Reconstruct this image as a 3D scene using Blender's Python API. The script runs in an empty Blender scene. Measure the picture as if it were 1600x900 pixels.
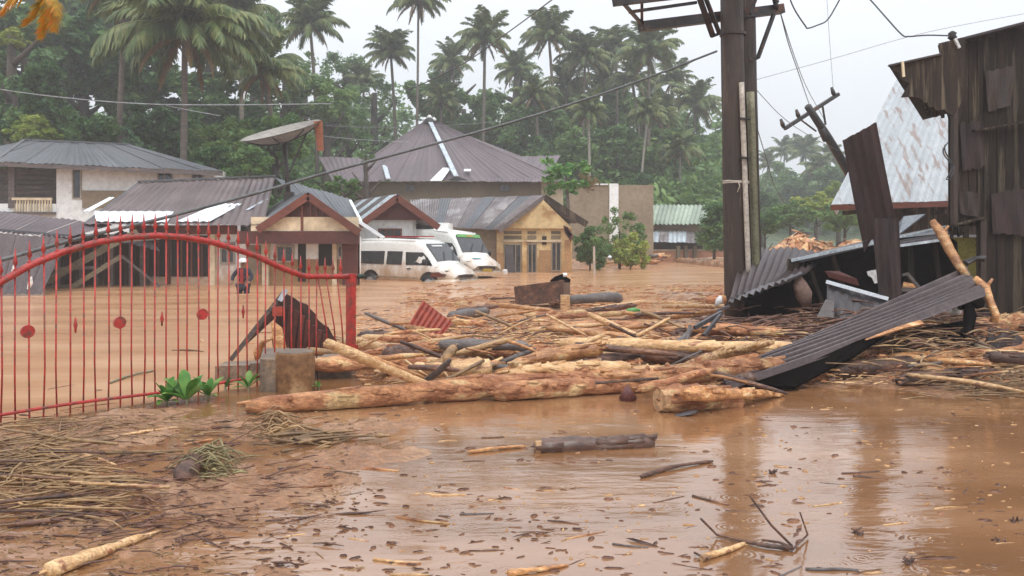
import bpy, bmesh, math, random
import numpy as np
from mathutils import Vector, Matrix, Quaternion
S = bpy.context.scene
COL = S.collection
rnd = random.Random(7)
PI = math.pi

# ---------------------------------------------------------------- camera, sky, sun, exposure
F, CX, HY, EYE = 1300.0, 800.0, 372.0, 1.6
cd = bpy.data.cameras.new('camera'); cam = bpy.data.objects.new('camera', cd); COL.objects.link(cam)
cam.location = (0, 0, EYE); cam.rotation_euler = (PI/2, 0, 0)
cd.sensor_width = 36; cd.lens = F/1600*36; cd.shift_y = -(450-HY)/1600; cd.clip_start = .1; cd.clip_end = 4000
S.camera = cam
W = bpy.data.worlds.new('World'); S.world = W; W.use_nodes = True
nt = W.node_tree; nt.nodes.clear()
sky = nt.nodes.new('ShaderNodeTexSky'); sky.sky_type = 'NISHITA'; sky.sun_disc = False
sky.sun_elevation = math.radians(58); sky.sun_rotation = math.radians(160)
sky.air_density = 1.5; sky.dust_density = 6.0; sky.ozone_density = 1.0
hs = nt.nodes.new('ShaderNodeHueSaturation'); hs.inputs['Saturation'].default_value = .25
# overcast deck: grey-white cloud, the zenith brighter than the horizon as under any even overcast
tc = nt.nodes.new('ShaderNodeTexCoord'); sp = nt.nodes.new('ShaderNodeSeparateXYZ')
mr = nt.nodes.new('ShaderNodeMapRange'); mr.inputs['From Min'].default_value = 0; mr.inputs['From Max'].default_value = 1
mr.inputs['To Min'].default_value = 6.5; mr.inputs['To Max'].default_value = 15.0
cl = nt.nodes.new('ShaderNodeTexNoise'); cl.inputs['Scale'].default_value = 2.2; cl.inputs['Detail'].default_value = 5
cm = nt.nodes.new('ShaderNodeMapRange'); cm.inputs['To Min'].default_value = .92; cm.inputs['To Max'].default_value = 1.08
mu = nt.nodes.new('ShaderNodeMath'); mu.operation = 'MULTIPLY'
cc = nt.nodes.new('ShaderNodeVectorMath'); cc.operation = 'SCALE'; cc.inputs[0].default_value = (.93, .97, 1.04)
mx = nt.nodes.new('ShaderNodeMix'); mx.data_type = 'RGBA'; mx.inputs[0].default_value = .88
bg = nt.nodes.new('ShaderNodeBackground'); bg.inputs['Strength'].default_value = .13
wo = nt.nodes.new('ShaderNodeOutputWorld')
L = nt.links.new
L(sky.outputs[0], hs.inputs['Color']); L(tc.outputs['Generated'], sp.inputs[0]); L(sp.outputs['Z'], mr.inputs['Value'])
L(tc.outputs['Generated'], cl.inputs['Vector']); L(cl.outputs[0], cm.inputs['Value'])
L(mr.outputs[0], mu.inputs[0]); L(cm.outputs[0], mu.inputs[1]); L(mu.outputs[0], cc.inputs['Scale'])
L(hs.outputs[0], mx.inputs[6]); L(cc.outputs[0], mx.inputs[7]); L(mx.outputs[2], bg.inputs[0]); L(bg.outputs[0], wo.inputs[0])
sl = bpy.data.lights.new('sun', 'SUN'); sl.energy = 1.3; sl.angle = math.radians(25); sl.color = (1, .97, .92)
so = bpy.data.objects.new('sun', sl); COL.objects.link(so)
el, az = math.radians(58), math.radians(160)
dirv = Vector((math.sin(az)*math.cos(el), math.cos(az)*math.cos(el), math.sin(el)))
so.rotation_euler = dirv.to_track_quat('Z', 'Y').to_euler()
vs = S.view_settings; vs.view_transform = 'Standard'; vs.look = 'None'; vs.exposure = 0.1; vs.gamma = 1
try:
    S.cycles.use_denoising = True; S.cycles.volume_step_rate = 4; S.cycles.volume_bounces = 1
    S.cycles.max_bounces = 6; S.cycles.transparent_max_bounces = 8
except Exception: pass

# ---------------------------------------------------------------- helpers
def P(px, py, d): return Vector(((px-CX)/F*d, d, EYE-(py-HY)/F*d))
def G(px, py, z=0.):
    d = F*(EYE-z)/(py-HY); return Vector(((px-CX)/F*d, d, z))
def base_of(o):
    v = Vector((0, 0, 0))
    while o is not None: v = v + o.location; o = o.parent
    return v
def tag(o, label=None, cat=None, group=None, kind=None):
    if label: o['label'] = label
    if cat: o['category'] = cat
    if group: o['group'] = group
    if kind: o['kind'] = kind
    return o
def thing(name, label, cat, loc=(0, 0, 0), group=None):
    o = bpy.data.objects.new(name, None); o.empty_display_size = .2; COL.objects.link(o); o.location = loc
    return tag(o, label, cat, group)
def mk(name, vf, m, parent=None, smooth=False, local=False, loc=None):
    """one mesh object; vertices are in world space unless local"""
    vs_, fs_ = vf
    me = bpy.data.meshes.new(name)
    off = Vector((0, 0, 0))
    if not local:
        if parent is not None: off = base_of(parent)
        elif loc is not None: off = Vector(loc)
        elif len(vs_):
            a = np.array([tuple(v) for v in vs_]); off = Vector((a[:, 0].mean(), a[:, 1].mean(), a[:, 2].min()))
    me.from_pydata([tuple(Vector(v)-off) for v in vs_], [], fs_)
    if m is not None: me.materials.append(m)
    if smooth: me.polygons.foreach_set('use_smooth', [True]*len(me.polygons))
    me.update()
    o = bpy.data.objects.new(name, me); COL.objects.link(o)
    if parent is not None: o.parent = parent
    elif not local: o.location = off
    elif loc is not None: o.location = loc
    return o
def npmesh(name, co, quads, m, tri=False):
    """fast mesh from numpy arrays"""
    me = bpy.data.meshes.new(name); k = quads.shape[1]
    me.vertices.add(len(co)); me.vertices.foreach_set('co', co.astype(np.float32).ravel())
    me.loops.add(quads.size); me.loops.foreach_set('vertex_index', quads.astype(np.int32).ravel())
    me.polygons.add(len(quads)); me.polygons.foreach_set('loop_start', np.arange(0, quads.size, k, dtype=np.int32))
    me.update(calc_edges=True); me.validate()
    if m: me.materials.append(m)
    return me
def join(*vfs):
    V, Fc = [], []
    for v, f in vfs:
        n = len(V); V += list(v); Fc += [tuple(i+n for i in q) for q in f]
    return V, Fc
BF = [(0, 3, 2, 1), (4, 5, 6, 7), (0, 1, 5, 4), (1, 2, 6, 5), (2, 3, 7, 6), (3, 0, 4, 7)]
def hexa(b, t): return [Vector(v) for v in b]+[Vector(v) for v in t], list(BF)
def box(x0, x1, y0, y1, z0, z1):
    return hexa([(x0, y0, z0), (x1, y0, z0), (x1, y1, z0), (x0, y1, z0)], [(x0, y0, z1), (x1, y0, z1), (x1, y1, z1), (x0, y1, z1)])
def beam(a, b, w, h=None, up=(0, 0, 1)):
    a, b = Vector(a), Vector(b); h = h or w; d = (b-a).normalized(); up = Vector(up)
    if abs(d.dot(up)) > .95: up = Vector((0, 1, 0))
    s = d.cross(up).normalized()*w/2; t = s.cross(d).normalized()*h/2
    return hexa([a-s-t, a+s-t, a+s+t, a-s+t], [b-s-t, b+s-t, b+s+t, b-s+t])
def slab(c, th=.02):
    """solid plate from 4 corners"""
    c = [Vector(v) for v in c]; n = (c[1]-c[0]).cross(c[3]-c[0]).normalized()*th
    return hexa([v-n for v in c], c)
def poly(c, th=.03):
    c = [Vector(v) for v in c]; n = (c[1]-c[0]).cross(c[2]-c[0]).normalized()*th; k = len(c)
    return c+[v-n for v in c], [tuple(range(k)), tuple(range(2*k-1, k-1, -1))]+[(i, i+k, (i+1) % k+k, (i+1) % k) for i in range(k)]
def tube(pts, rad, n=8, jit=0., cap=True, rg=None, squash=1.):
    pts = [Vector(p) for p in pts]; k = len(pts)
    if not hasattr(rad, '__len__'): rad = [rad]*k
    V, Fc = [], []; rg = rg or rnd
    u = None
    for i, p in enumerate(pts):
        d = (pts[min(i+1, k-1)]-pts[max(i-1, 0)]).normalized()
        if u is None:
            u = d.cross(Vector((0, 0, 1)));
            if u.length < .1: u = d.cross(Vector((0, 1, 0)))
        u = (u-d*u.dot(d)).normalized(); v = d.cross(u)
        for j in range(n):
            a = 2*PI*j/n; r = rad[i]*(1+rg.uniform(-jit, jit))
            V.append(p+u*math.cos(a)*r+v*math.sin(a)*r*squash)
    for i in range(k-1):
        for j in range(n):
            a, b = i*n+j, i*n+(j+1) % n; Fc.append((a, b, b+n, a+n))
    if cap: Fc.append(tuple(range(n-1, -1, -1))); Fc.append(tuple(range((k-1)*n, k*n)))
    return V, Fc
def lathe(c, prof, n=16):
    c = Vector(c); V, Fc = [], []
    for r, z in prof:
        for j in range(n): V.append(c+Vector((r*math.cos(2*PI*j/n), r*math.sin(2*PI*j/n), z)))
    for i in range(len(prof)-1):
        for j in range(n): a, b = i*n+j, i*n+(j+1) % n; Fc.append((a, b, b+n, a+n))
    Fc.append(tuple(range(n-1, -1, -1))); Fc.append(tuple(range((len(prof)-1)*n, len(prof)*n)))
    return V, Fc
def corr(c, waves, amp=.02, rows=2, th=.006, warp=0., ragged=0., rg=None, sag=0., prof=None):
    """corrugated sheet with thickness: corners c0-c1 across the ribs, c0-c3 along them"""
    c = [Vector(v) for v in c]; nrm = (c[1]-c[0]).cross(c[3]-c[0]).normalized(); rg = rg or rnd
    K_ = len(prof) if prof else 4; nu = waves*K_+1; V = []
    w1, w2, w3 = rg.uniform(0, 6), rg.uniform(0, 6), rg.uniform(2, 4)
    for side in (0, 1):
        st = rg.getstate() if side == 0 else st
        rg.setstate(st)
        for j in range(rows+1):
            for i in range(nu):
                s, t = i/(nu-1), j/rows
                tt = t
                if ragged and j in (0, rows): tt = t+(rg.uniform(0, ragged) if j == 0 else -rg.uniform(0, ragged))
                p = (c[0]*(1-s)+c[1]*s)*(1-tt)+(c[3]*(1-s)+c[2]*s)*tt
                p = p+nrm*(amp*(prof[i % K_] if prof else math.sin(i*PI/2))+warp*math.sin(w1+w3*s*3)*math.sin(w2+t*4)-sag*4*t*(1-t)-side*th)
                V.append(p)
    N = nu*(rows+1); Fc = []
    for j in range(rows):
        for i in range(nu-1):
            a = j*nu+i; Fc.append((a, a+1, a+nu+1, a+nu)); Fc.append((N+a, N+a+nu, N+a+nu+1, N+a+1))
    for i in range(nu-1): Fc.append((i, i+N, i+1+N, i+1)); a = rows*nu+i; Fc.append((a, a+1, a+1+N, a+N))
    for j in range(rows): a = j*nu; Fc.append((a, a+nu, a+nu+N, a+N)); a = j*nu+nu-1; Fc.append((a, a+N, a+nu+N, a+nu))
    return V, Fc
class Face:
    """a facade: u runs from a to b on plan, z is height, positive depth comes out towards the camera side"""
    def __init__(s, a, b):
        s.a = Vector((a[0], a[1], 0)); d = Vector((b[0]-a[0], b[1]-a[1], 0)); s.L = d.length; s.u = d.normalized()
        s.n = Vector((s.u.y, -s.u.x, 0))
    def p(s, u, z, d=0.): return s.a+s.u*u+s.n*d+Vector((0, 0, z))
    def box(s, u0, u1, z0, z1, d0, d1):
        return hexa([s.p(u0, z0, d1), s.p(u1, z0, d1), s.p(u1, z0, d0), s.p(u0, z0, d0)],
                    [s.p(u0, z1, d1), s.p(u1, z1, d1), s.p(u1, z1, d0), s.p(u0, z1, d0)])
    def px(s, px):
        """u where the pixel column meets this facade"""
        k = (px-CX)/F; den = s.u.x-k*s.u.y
        return (k*s.a.y-s.a.x)/den
    def z(s, u, py): return EYE-(py-HY)/F*(s.a+s.u*u).y
    def bpx(s, x0, x1, y0, y1, d0, d1):
        u0, u1 = s.px(x0), s.px(x1); um = (u0+u1)/2
        return s.box(u0, u1, s.z(um, y1), s.z(um, y0), d0, d1)

# ---------------------------------------------------------------- materials
def ramp(n, stops):
    r = n.nodes.new('ShaderNodeValToRGB'); e = r.color_ramp.elements
    while len(e) > 1: e.remove(e[-1])
    e[0].position, e[0].color = stops[0][0], (*stops[0][1], 1)
    for p, c in stops[1:]: q = e.new(p); q.color = (*c, 1)
    return r
MATS = {}
def mat(name, c1, c2=None, rough=.6, scale=4, st=(1, 1, 1), bump=.15, bscale=40, bst=None, c3=None, t3=.6, s3=2.5, st3=None, spec=.5, metal=0, dist=.02, rv=.25, coat=0, rs=.18, grime=.35, gs=17, tide=None, ior=1.5):
    m = bpy.data.materials.new(name); m.use_nodes = True; n = m.node_tree; k = n.links.new
    b = n.nodes['Principled BSDF']
    tc = n.nodes.new('ShaderNodeTexCoord')
    def noise(sc, stv, det=5, rg=.6):
        mp = n.nodes.new('ShaderNodeMapping'); mp.inputs['Scale'].default_value = stv
        t = n.nodes.new('ShaderNodeTexNoise'); t.inputs['Scale'].default_value = sc; t.inputs['Detail'].default_value = det; t.inputs['Roughness'].default_value = rg
        k(tc.outputs['Object'], mp.inputs[0]); k(mp.outputs[0], t.inputs['Vector']); return t
    c2 = c2 or tuple(x*.7 for x in c1)
    t = noise(scale, st); r = ramp(n, [(.5-rs, c2), (.5+rs, c1)]); k(t.outputs[0], r.inputs[0]); out = r.outputs[0]
    if c3:
        t3n = noise(s3, st3 or st, 4); r3 = ramp(n, [(t3-.04, (0, 0, 0)), (t3+.04, (1, 1, 1))]); k(t3n.outputs[0], r3.inputs[0])
        x = n.nodes.new('ShaderNodeMix'); x.data_type = 'RGBA'; k(r3.outputs[0], x.inputs[0]); k(out, x.inputs[6]); x.inputs[7].default_value = (*c3, 1); out = x.outputs[2]
    if tide:
        sz_ = n.nodes.new('ShaderNodeSeparateXYZ'); k(tc.outputs['Object'], sz_.inputs[0]); tn = noise(2.2, (1, 1, .7), 5); ad = n.nodes.new('ShaderNodeMath'); ad.operation = 'MULTIPLY_ADD'; ad.inputs[1].default_value = -(tide[1]-tide[0])*2.4; k(tn.outputs[0], ad.inputs[0]); k(sz_.outputs['Z'], ad.inputs[2])
        tm = n.nodes.new('ShaderNodeMapRange'); tm.inputs['From Min'].default_value = tide[0]-(tide[1]-tide[0])*1.2; tm.inputs['From Max'].default_value = tide[1]-(tide[1]-tide[0])*1.2; tm.inputs['To Min'].default_value = tide[3] if len(tide) > 3 else .85; tm.inputs['To Max'].default_value = 0; k(ad.outputs[0], tm.inputs['Value'])
        tx = n.nodes.new('ShaderNodeMix'); tx.data_type = 'RGBA'; k(tm.outputs[0], tx.inputs[0]); k(out, tx.inputs[6]); tx.inputs[7].default_value = (*tide[2], 1); out = tx.outputs[2]
    if grime:
        gn_ = noise(gs, st3 or st, 6, .7); gr = n.nodes.new('ShaderNodeMapRange'); gr.inputs['From Min'].default_value = .38; gr.inputs['From Max'].default_value = .58; gr.inputs['To Min'].default_value = 1-grime; gr.inputs['To Max'].default_value = 1.08; k(gn_.outputs[0], gr.inputs['Value'])
        hg = n.nodes.new('ShaderNodeHueSaturation'); k(gr.outputs[0], hg.inputs['Value']); k(out, hg.inputs['Color']); out = hg.outputs[0]
    oi = n.nodes.new('ShaderNodeObjectInfo'); mr_ = n.nodes.new('ShaderNodeMapRange'); mr_.inputs['To Min'].default_value = 1-rv; mr_.inputs['To Max'].default_value = 1+rv
    h = n.nodes.new('ShaderNodeHueSaturation'); k(oi.outputs['Random'], mr_.inputs['Value']); k(mr_.outputs[0], h.inputs['Value']); k(out, h.inputs['Color'])
    k(h.outputs[0], b.inputs['Base Color'])
    tb = noise(bscale, bst or st, 6, .65)
    rr = n.nodes.new('ShaderNodeMapRange'); rr.inputs['To Min'].default_value = max(.03, rough-.15); rr.inputs['To Max'].default_value = min(1, rough+.15)
    k(t.outputs[0], rr.inputs['Value']); k(rr.outputs[0], b.inputs['Roughness'])
    if bump:
        bp = n.nodes.new('ShaderNodeBump'); bp.inputs['Strength'].default_value = bump; bp.inputs['Distance'].default_value = dist
        k(tb.outputs[0], bp.inputs['Height']); k(bp.outputs[0], b.inputs['Normal'])
    b.inputs['Specular IOR Level'].default_value = spec; b.inputs['IOR'].default_value = ior; b.inputs['Metallic'].default_value = metal
    b.inputs['Coat Weight'].default_value = coat; b.inputs['Coat Roughness'].default_value = .15
    MATS[name] = m; return m
def leafmat(name, c1, c2, c3=None, sc=3.):
    m = bpy.data.materials.new(name); m.use_nodes = True; n = m.node_tree; k = n.links.new
    b = n.nodes['Principled BSDF']; out = n.nodes['Material Output']
    ge = n.nodes.new('ShaderNodeNewGeometry'); oi = n.nodes.new('ShaderNodeObjectInfo'); tc = n.nodes.new('ShaderNodeTexCoord')
    t = n.nodes.new('ShaderNodeTexNoise'); t.inputs['Scale'].default_value = sc; t.inputs['Detail'].default_value = 2; k(tc.outputs['Object'], t.inputs['Vector'])
    a = n.nodes.new('ShaderNodeMath'); a.operation = 'MULTIPLY_ADD'; a.inputs[1].default_value = .35; k(ge.outputs['Random Per Island'], a.inputs[0]); k(t.outputs[0], a.inputs[2])
    s = n.nodes.new('ShaderNodeMath'); s.operation = 'MULTIPLY_ADD'; s.inputs[1].default_value = .25; k(oi.outputs['Random'], s.inputs[0]); k(a.outputs[0], s.inputs[2])
    r = ramp(n, [(.45, c2), (.8, c1)]+([(1.05 if False else .97, c3)] if c3 else [])); k(s.outputs[0], r.inputs[0])
    k(r.outputs[0], b.inputs['Base Color']); b.inputs['Roughness'].default_value = .45; b.inputs['Specular IOR Level'].default_value = .35
    tr = n.nodes.new('ShaderNodeBsdfTranslucent'); k(r.outputs[0], tr.inputs[0])
    mxs = n.nodes.new('ShaderNodeMixShader'); mxs.inputs[0].default_value = .3; k(b.outputs[0], mxs.inputs[1]); k(tr.outputs[0], mxs.inputs[2]); k(mxs.outputs[0], out.inputs[0])
    return m
M_ = mat
m_plaster = M_('white_plaster', (.86, .88, .87), (.77, .79, .77), .75, 1.5, bump=.1, c3=(.5, .42, .33), t3=.68, s3=1.2, rv=.06, grime=.12, gs=5, tide=(.75, 1.35, (.42, .25, .13)))
m_cream = M_('cream_board', (.66, .55, .38), (.52, .42, .28), .7, 2, c3=(.5, .38, .25), t3=.68, grime=.1, gs=4)
m_yellow = M_('ochre_plaster', (.68, .53, .29), (.58, .42, .20), .8, 1.2, bump=.1, c3=(.35, .2, .08), t3=.6, s3=1.0, rv=.08, grime=.2, gs=4, tide=(.9, 1.7, (.40, .21, .07), .8))
m_mudwall = M_('mud_stained_plaster', (.42, .24, .10), (.32, .18, .08), .7, 2)
m_pane = M_('dark_glass', (.03, .035, .04), (.015, .018, .02), .15, 2, bump=0, spec=.8)
m_hole = M_('painted_interior_shade', (.02, .017, .014), (.01, .009, .008), .8, 2, bump=.1)  # shade of unlit rooms and recesses, put into the colour
m_frame = M_('painted_window_frame', (.45, .4, .33), None, .6, 3)
m_redwood = M_('red_brown_timber', (.20, .055, .03), (.11, .03, .018), .5, 3, (1, 1, 6))
m_maroon = M_('maroon_board', (.12, .028, .02), (.07, .018, .014), .55, 3)
m_rooftin = M_('weathered_roof_tin', (.23, .20, .20), (.13, .105, .105), .42, 1.3, bump=.1, c3=(.30, .28, .28), t3=.6, s3=.9, metal=.25)
m_roofbrown = M_('brown_roof_tin', (.20, .155, .155), (.135, .10, .10), .45, .8, bump=.1, metal=.2, rv=.12)
m_roofpurp = M_('purple_brown_roof', (.16, .125, .135), (.115, .088, .096), .5, .8, bump=.1, rv=.08)
m_roofgrey = M_('slate_grey_roof', (.13, .14, .155), (.085, .09, .10), .45, .8, bump=.1, rv=.12)
m_roofgreen = M_('pale_green_roof', (.40, .47, .37), (.26, .33, .25), .5, 1.2, (1, 1, 1))
m_zinc = M_('bright_zinc_sheet', (.66, .73, .77), (.48, .55, .6), .35, 2, c3=(.3, .16, .10), t3=.68, s3=2.2, st3=(1, .4, .4), metal=.35, rv=.06)
m_light = M_('translucent_white_sheet', (.84, .88, .92), (.74, .80, .86), .3, 2, bump=.05, rv=.05, grime=.1)
m_zincstain = M_('stained_zinc_sheet', (.43, .46, .475), (.33, .355, .37), .5, 1.6, (1, 1, 1), c3=(.27, .22, .20), t3=.58, s3=2.2, st3=(2.4, .5, .5), metal=.15, rv=.06, grime=.1)
m_darktin = M_('dark_purple_tin', (.12, .088, .088), (.075, .055, .056), .42, 2, bump=.12, metal=.25, rv=.1)
m_ragshade = M_('black_rag_and_shade', (.012, .010, .009), (.006, .005, .005), .85, 2, bump=.2, bscale=12, spec=.08, ior=1.12)  # near black for bag and rag, and for painted shade in the wreck
m_greysheet = M_('grey_wet_sheet', (.115, .10, .105), (.06, .053, .056), .4, 2, bump=.15)
m_rust = M_('rusted_tin', (.045, .02, .016), (.018, .009, .008), .6, 2.5, (2, 2, .5), bump=.3)
m_redtin = M_('red_painted_tin', (.46, .085, .045), (.30, .05, .03), .4, 4, metal=.1)
m_oldwood = M_('blackened_plank', (.055, .036, .024), (.014, .010, .008), .8, 2.0, (5, 5, .45), bump=.6, bscale=14, bst=(6, 6, .5), c3=(.115, .09, .06), t3=.57, s3=1.3, st3=(6, 6, .35), spec=.25, rv=.35)
m_polewood = M_('dark_pole_timber', (.062, .036, .024), (.028, .018, .013), .5, 3, (4, 4, .3), bump=.6, bscale=12, bst=(6, 6, .4), c3=(.11, .075, .055), t3=.63, s3=2, st3=(4, 4, .3), rv=.1)
m_steel = M_('dark_steel', (.05, .042, .04), (.025, .022, .022), .4, 5, c3=(.11, .05, .03), t3=.62, metal=.3, rv=.1)
m_pipewhite = M_('off_white_pipe', (.55, .48, .40), (.42, .36, .30), .5, 2, rv=.05)
m_pipeolive = M_('olive_pipe', (.24, .22, .13), (.16, .15, .09), .5, 2, rv=.05)
m_red = M_('red_gate_paint', (.52, .03, .02), (.33, .02, .015), .38, 5, bump=.35, bscale=60, c3=(.20, .05, .03), t3=.57, s3=14, spec=.6, rv=.1)
m_cable = M_('cable_rubber', (.13, .135, .13), (.07, .07, .07), .4, 4, bump=.1, spec=.5, rv=.05)
m_wirethin = M_('wire_dark', (.06, .065, .07), None, .5, 3, bump=0)
m_wirepale = M_('wire_pale', (.35, .38, .4), None, .5, 3, bump=0)
m_bark = M_('wet_red_bark', (.74, .36, .17), (.40, .155, .07), .42, 3.2, (1, 2.5, 2.5), bump=1.0, bscale=9, bst=(1.2, 3, 3), c3=(.82, .56, .28), t3=.575, s3=1.9, st3=(1, 2.2, 2.2), spec=.35, rv=.25, dist=.05, rs=.09, grime=.38)
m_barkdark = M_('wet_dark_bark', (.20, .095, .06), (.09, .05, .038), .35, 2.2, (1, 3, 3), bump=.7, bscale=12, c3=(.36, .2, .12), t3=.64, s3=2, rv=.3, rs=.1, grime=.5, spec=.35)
m_pale = M_('stripped_pale_wood', (.80, .54, .28), (.50, .27, .11), .42, 2.5, (1, 5, 5), bump=.4, bscale=14, bst=(1, 6, 6), c3=(.36, .16, .08), t3=.59, s3=2.6, rv=.16, rs=.11, grime=.4)
m_orange = M_('wet_orange_wood', (.74, .37, .14), (.38, .16, .06), .36, 2.5, (1, 4, 4), bump=.5, bscale=12, c3=(.72, .5, .26), t3=.6, rv=.2, rs=.1, grime=.5)
m_greywood = M_('sodden_grey_wood', (.17, .14, .13), (.08, .065, .06), .38, 2.5, (1, 4, 4), bump=.5, bscale=12, c3=(.26, .17, .12), t3=.64, rv=.25)
m_darkwood = M_('soaked_dark_wood', (.16, .075, .045), (.06, .03, .022), .32, 2.5, (1, 4, 4), bump=.35, bscale=10, c3=(.24, .17, .13), t3=.64, s3=1.5, rv=.1, coat=.2)
m_endgrain = M_('broken_end_wood', (.55, .34, .17), (.28, .14, .07), .6, 14, bump=.8, bscale=40)
m_straw = M_('dry_straw', (.46, .285, .135), (.14, .08, .04), .55, 3.5, bump=.3, rv=.3)
m_concrete = M_('wet_concrete', (.24, .175, .125), (.12, .09, .065), .5, 3, c3=(.30, .20, .12), t3=.6, bump=.3)
m_conwall = M_('raw_concrete_wall', (.31, .25, .175), (.23, .18, .125), .85, .7, bump=.2, rv=.05, grime=.15, gs=4, spec=.2)
m_brownwall = M_('olive_brown_wall', (.19, .155, .10), (.14, .115, .075), .8, 1)
m_brick = M_('low_red_masonry', (.36, .17, .09), (.24, .11, .06), .7, 3)
m_vanwhite = M_('van_white_paint', (.84, .84, .80), (.78, .78, .74), .22, 1, bump=0, grime=.08, spec=.6, c3=(.62, .54, .44), t3=.72, s3=2.2, tide=(.5, 1.2, (.46, .31, .19), .95), rv=.02, coat=.5)
m_black = M_('black_rubber', (.02, .02, .02), None, .5, 4, bump=.05)
m_chrome = M_('headlight_glass', (.55, .6, .65), (.4, .45, .5), .12, 4, bump=0, metal=.4)
m_green = M_('green_sticker', (.14, .42, .1), (.1, .34, .08), .4, 3, bump=0)
m_teal = M_('teal_sticker', (.12, .36, .42), None, .4, 3, bump=0)
m_plate = M_('yellow_plate', (.62, .42, .06), None, .4, 3, bump=0)
m_navy = M_('navy_cloth', (.03, .035, .055), (.02, .022, .035), .8, 4, bump=.3)
m_skin = M_('brown_skin', (.34, .17, .10), None, .5, 4, bump=.05)
m_white = M_('white_plastic', (.82, .82, .8), (.74, .74, .72), .35, 4, bump=.05)
m_redcloth = M_('red_cloth', (.35, .03, .03), None, .8, 4)
m_pinkcloth = M_('muddy_pink_cloth', (.34, .22, .18), (.2, .12, .09), .8, 3, bump=.4)
m_dish = M_('mesh_dish', (.36, .33, .29), (.24, .22, .19), .6, 2, c3=(.2, .18, .16), t3=.6)
m_orangerust = M_('orange_rust_metal', (.42, .14, .05), (.28, .08, .03), .6, 4)
m_yg = M_('yellow_green_wall', (.50, .46, .10), (.36, .34, .08), .7, 1.5)
m_treebark = M_('dark_tree_bark', (.09, .075, .055), (.05, .04, .03), .85, 2, bump=.4)
m_trunk = M_('palm_trunk_bark', (.20, .165, .13), (.11, .09, .07), .8, 1, (1, 1, 6), bump=.4, bscale=8, bst=(1, 1, 5), rv=.2)
m_trunkpale = M_('pale_palm_trunk', (.40, .37, .31), (.26, .24, .2), .8, 1, (1, 1, 6), bump=.4, bscale=8, rv=.1)
m_palm = leafmat('palm_leaf', (.14, .20, .065), (.055, .095, .035), (.24, .27, .10))
m_palmdead = leafmat('withered_palm_leaf', (.26, .17, .07), (.14, .09, .045))
m_leafdark = leafmat('dark_forest_leaf', (.08, .18, .05), (.028, .08, .03), (.13, .23, .06), .8)
m_leafmid = leafmat('mid_forest_leaf', (.13, .24, .07), (.06, .13, .045), (.20, .31, .09), .8)
m_leafbright = leafmat('bright_leaf', (.26, .36, .06), (.14, .22, .04), (.38, .42, .1), .9)
m_leafplant = leafmat('wet_broad_leaf', (.10, .26, .05), (.05, .14, .035), (.2, .36, .08), 6)
m_leafyellow = leafmat('yellow_palm_leaf', (.50, .30, .03), (.22, .16, .03), (.60, .22, .02), 5)
m_grass = leafmat('muddy_grass', (.33, .30, .10), (.16, .15, .06), (.45, .36, .15), 5)
# ---------------------------------------------------------------- ground and flood water
def lat(x, y, s, seed=0):
    """lattice value noise on numpy arrays, 0..1"""
    x, y = x*s+seed*17.3, y*s+seed*9.1; xi, yi = np.floor(x), np.floor(y); fx, fy = x-xi, y-yi
    fx = fx*fx*(3-2*fx); fy = fy*fy*(3-2*fy)
    def hsh(a, b): v = np.sin(a*127.1+b*311.7+seed)*43758.5453; return v-np.floor(v)
    return (hsh(xi, yi)*(1-fx)+hsh(xi+1, yi)*fx)*(1-fy)+(hsh(xi, yi+1)*(1-fx)+hsh(xi+1, yi+1)*fx)*fy
def fbm(x, y, s, seed=0): return (lat(x, y, s, seed)*.5+lat(x, y, s*2.1, seed+1)*.27+lat(x, y, s*4.3, seed+2)*.15+lat(x, y, s*9, seed+3)*.08)
def sm(a, b, x): t = np.clip((x-a)/(b-a), 0, 1); return t*t*(3-2*t)
def terrain(x, y):
    x = np.asarray(x, float); y = np.asarray(y, float)
    n = fbm(x, y, 1.3, 1)-.5; n2 = fbm(x, y, 5., 5)-.5; n3 = np.abs(fbm(x, y, 9., 15)-.5)
    h = np.full(x.shape, -.5)
    s = (x+4.37)*.763-(y-7.1)*.645                         # in front of the gate line
    front = sm(-.35, .15, s)*sm(13, 10, y)
    h = h+front*(.46+.10*n)                                # shallow puddle bed just under the water
    left = sm(-.75, -1.5, x+.55*(fbm(x, y, .8, 9)-.5)-.12*(y-4))*sm(8.4, 7.0, y-.25*(x+4))
    h = h+front*left*(.045+.13*n+.06*n2+.10*n3)
    band = sm(8.2, 9.8, y+.6*n)*sm(19, 15.5, y+2*n)*sm(-2.4, -1.2, x+.8*n)*sm(24, 16, x)
    h = h*(1-band)+band*(.015+.16*n+.06*n2)
    rt = sm(2.5, 4.5, x)*sm(8.6, 9.6, y)*sm(30, 22, y)
    h = np.maximum(h, h*(1-rt)+rt*(.12+.35*n))
    yb = 41+sm(3, 11, x)*23-sm(9.5, 13, x)*42
    far = sm(0, 5, y-yb+2*n)
    h = np.maximum(h, -.5+far*(.75+.5*n))
    lh = sm(-13, -17, x)*sm(31, 35, y); h = np.maximum(h, -.5+lh*1.5)
    h = h+sm(60, 400, y)*16*(.6+.8*fbm(x, y, .008, 3))+sm(50, 200, np.abs(x))*sm(20, 120, y)*4
    right = sm(5, 8, x)*sm(7.5, 5, y); h = h+right*.0
    return h
def axis(parts):
    out = []
    for a, b, n in parts: out += list(np.linspace(a, b, n, endpoint=False))
    return np.array(out+[parts[-1][1]])
ax = axis([(-1500, -200, 14), (-200, -30, 40), (-30, -8, 60), (-8, 12, 400), (12, 40, 60), (40, 200, 40), (200, 1500, 14)])
ay = axis([(-300, -10, 8), (-10, 3, 30), (3, 20, 380), (20, 70, 110), (70, 300, 40), (300, 2500, 14)])
gx, gy = np.meshgrid(ax, ay); gz = terrain(gx, gy)
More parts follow.
